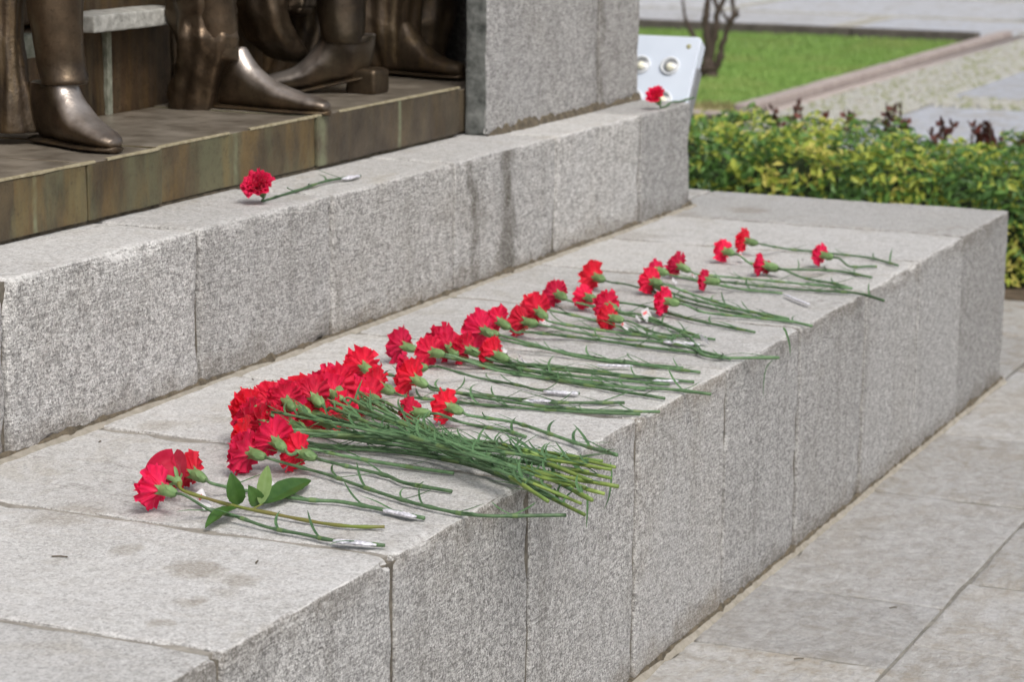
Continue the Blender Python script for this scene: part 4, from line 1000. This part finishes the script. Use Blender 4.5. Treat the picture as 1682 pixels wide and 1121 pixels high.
carnation('red carnation farthest left of the two by the back of the ledge', (1181, 411), (1196, 416), (1270, 434), mids=((1225, 424, .01),), sc=.82, ptag=(1222, 428, .017, .02, .3, .8), nl=0)
carnation('red carnation farthest back on the ledge, dark round head and thin stem', (1214, 396), (1232, 402), (1475, 436), mids=((1270, 406, .01), (1300, 410), (1380, 418), (1430, 424)), sc=.85, nl=1)
carnation('slim red carnation with leafy stem below the far pair', (1249, 432), (1264, 437), (1432, 456), mids=((1300, 440, .01), (1370, 445),), sc=.82)
carnation('short stemmed red carnation at the far right of the ledge', (1341, 419), (1357, 423), (1440, 438), mids=((1395, 431, .006),), sc=.74, nl=0)
carnation('headless-looking far carnation stem lying under the slim one', (1248, 440), (1268, 442), (1392, 472), h0=.016, mids=((1320, 456, .006),), sc=.5)
hang(T2, [(1286, 539, -.01), (1290, 545, -.014), (1296, 565, -.016), (1298, 585, -.016)], 0, .003)
hang(T2, [(1268, 592, -.012), (1258, 605, -.014), (1254, 628, -.016), (1254, 652, -.016)], 0, .0016)
# --- on the plinth
carnation('single red carnation on the upper step with white paper at its stem end', (407, 310), (428, 312), (592, 289), base=WT, mids=((470, 308, .012), (520, 302), (560, 293)), face=True, sc=.9, nl=1, wrap=((562, 294), (590, 289), .0062), ptag=(436, 317, .014, .012, .2, .3))
carnation('lone red carnation at the far corner of the upper step by the floodlight', (1067, 161), (1080, 163), (1140, 160), base=WT, mids=((1100, 163, .008),), face=True, sc=.78, nl=0)

# ------------------------------------------------------------------ rose
def rose():
    B0 = atz(290, 790, LT+.034); loc = Vector((B0.x, B0.y, LT))
    t = thing('rose', 'single red rose with broad green leaves lying among the nearest carnations', 'rose', loc)
    pts = [(300, 806, .026), (345, 821, .017), (390, 833, .012), (450, 845, .007), (505, 856, .004), (550, 863, .0035), (590, 866, .0035), (632, 866, .0035)]
    P = [atz(x, y, LT+h) for (x, y, h) in pts]; ax = (atz(266, 778, LT+.045)-atz(302, 806, LT+.030)).normalized()
    base = B0-ax*.004
    g = MB(); C = catmull([base-ax*.003]+P, 6); n = len(C)
    g.tube([p-loc for p in C], [.0028+.0004*sin(i*.9)+(.0012 if i < 3 else 0) for i in range(n)], 9); g.build('stem', RSTEM, t)
    g = MB(); g.tube([base-ax*.006-loc, base+ax*.002-loc, base+ax*.009-loc], [.004, .0075, .006], 12); g.build('hip', CALX, t)
    F4 = frame_from(ax) @ Matrix.Scale(.80, 4)
    def petal(az, op, L, W, curl, seed):
        V = []; F = []; nu, nv = 9, 9
        for i in range(nu):
            u = i/(nu-1)
            rad_ = .006+op*sin(u*pi*.62)**.8; z = L*(u-.10*u*u)
            rad_ += curl*max(0, u-.75)**1.5*.12
            for j in range(nv):
                v = -1+2*j/(nv-1); wv = W*sin(min(1, u*1.25+.12)*pi*.56)*(1-.25*max(0, u-.8)/.2)
                a = az+v*wv; zz = z-.006*v*v*u+.0008*nz((u*3, v*2, seed), 2)
                V.append((F4 @ Vector((rad_*cos(a), rad_*sin(a), zz)))+base+ax*.006-loc)
        for i in range(nu-1):
            for j in range(nv-1): b = i*nv+j; F.append((b, b+1, b+nv+1, b+nv))
        me = mesh('petal', V, F, RPETAL, t).data
        at = me.attributes.new('rad', 'FLOAT', 'POINT'); at.data.foreach_set('value', [1.0]*len(V))
    for k in range(3): petal(k*2.1+.4, .021, .042, 1.25, 1.6, k)
    for k in range(3): petal(k*2.1+1.4, .017, .044, 1.2, .9, k+5)
    for k in range(3): petal(k*2.1+.9, .012, .043, 1.3, .3, k+9)
    for k in range(2): petal(k*3.1, .007, .041, 1.7, 0, k+14)
    for k in range(5):
        a = 2*pi*k/5+.5; g = MB(); q = []
        for i in range(7):
            u = i/6; q.append((F4 @ Vector(((.006+.016*sin(u*1.7))*cos(a), (.006+.016*sin(u*1.7))*sin(a), .002+.020*u-.012*u*u*(k % 2))))+base-loc)
        V, F = leaf_strip(q, .0042, ax); g.add(V, F); g.build('sepal', CALX, t)
    def rleaf(b, tip, hb, ht, width, mat, up):
        B_ = atz(b[0], b[1], LT+hb); T_ = atz(tip[0], tip[1], LT+ht) if ht < .03 else None
        if T_ is None: T_ = aty(tip[0], tip[1], B_.y+.006)
        L = T_-B_; up = (up-L.normalized()*up.dot(L.normalized())).normalized(); s_ = L.normalized().cross(up); n, m = 12, 7; V = []; F = []
        for i in range(n+1):
            u = i/n; wv = width*.5*(sin(pi*min(1, u**.82)))**.75*(1+.05*(i % 2)) if 0 < i < n else .0004
            c = B_+L*u+up*(.006*sin(pi*u))
            for j in range(m):
                v = -1+2*j/(m-1); V.append(c+s_*(v*wv)+up*(abs(v)*wv*.34-.0012*(abs(v) < .1)+.0006*sin(u*30)*abs(v))-loc)
        for i in range(n):
            for j in range(m-1): b_ = i*m+j; F.append((b_, b_+m, b_+m+1, b_+1))
        return mesh('leaf', V, F, mat, t)
    V0 = (CAM-B0).normalized()
    rleaf((392, 830), (379, 777), .012, .5, .027, RLEAF, V0)
    rleaf((428, 830), (440, 765), .010, .5, .021, RLEAF2, V0)
    rleaf((432, 829), (511, 789), .008, .5, .033, RLEAF, (V0+Vector((0, 0, .8))).normalized())
    rleaf((424, 831), (408, 798), .006, .5, .024, RLEAF, (V0+Vector((0, 0, .3))).normalized())
    rleaf((392, 834), (337, 868), .010, .004, .026, RLEAF, Vector((0, 0, 1)))
    g = MB(); c0_ = atz(428, 830, LT+.010)-loc; g.tube([atz(412, 838, LT+.010)-loc, c0_, atz(432, 829, LT+.008)-loc], .0014, 6); g.build('leaf_stalk', RSTEM, t)
rose()
pt = atz(455, 806, LT+.003); o = paper_tag(None, pt, .022, .022, .2, .5, pt, False); o.location = pt
tag(o, 'torn scrap of white paper lying behind the broad rose leaf', 'paper scrap')
o.name = 'paper_scrap'
for (px_, py_, w_, h_, rz_, tl_s, lb) in ((866, 598, .020, .022, .9, .5, 'grey-white paper scrap tucked among the stems of the middle group'), (1112, 466, .016, .016, .3, .6, 'tiny white paper scrap lying left of the small narrow carnation'),
                                     (832, 580, .024, .010, .1, .2, 'narrow strip of white paper beside the lowest ruffled head of the middle group'), (1160, 563, .018, .02, 1.4, .6, 'crumpled white paper by a foil-wrapped stem end near the ledge edge'),
                                     (1052, 527, .012, .014, .5, .5, 'little white label between the two tagged carnations of the far groups')):
    pt = atz(px_, py_, LT+.004); o = paper_tag(None, pt, w_, h_, rz_, tl_s, pt, False); o.location = pt; o.name = 'paper_scrap'; tag(o, lb, 'paper scrap')

# small litter lying about on the stone
def litter(px, py, z, L, rz, label, mat=DIRT):
    c = atz(px, py, z+.0012); g = MB(); d = Vector((cos(rz), sin(rz), 0))
    g.tube(catmull([-d*L/2, Vector((RU(-.002, .002), RU(-.002, .002), .0006)), d*L/2], 4), .0012, 6)
    o = g.build('twig', mat); o.location = c; tag(o, label, 'twig')
litter(98, 915, LT, .022, -1.2, 'tiny dark twig on the bare near slab at the left')
litter(422, 924, LT, .012, .3, 'tiny curled crumb on the slab below the foil-wrapped stem')
litter(163, 726, LT, .005, .3, 'dark speck of dirt near the foot of the upper step, far left')
litter(415, 624, LT, .007, .9, 'dark crumb lying behind the top left bloom of the bundle')
litter(448, 627, LT, .007, .2, 'dark crumb right of another crumb behind the bundle')
litter(1318, 427, LT, .006, .2, 'dark crumb left of the far right carnation')
litter(1312, 1083, 0, .018, -1.0, 'dark twig on a joint of the pavement near the bottom edge')
litter(1467, 999, 0, .016, -.8, 'dark twig on the pavement right of the ledge foot')
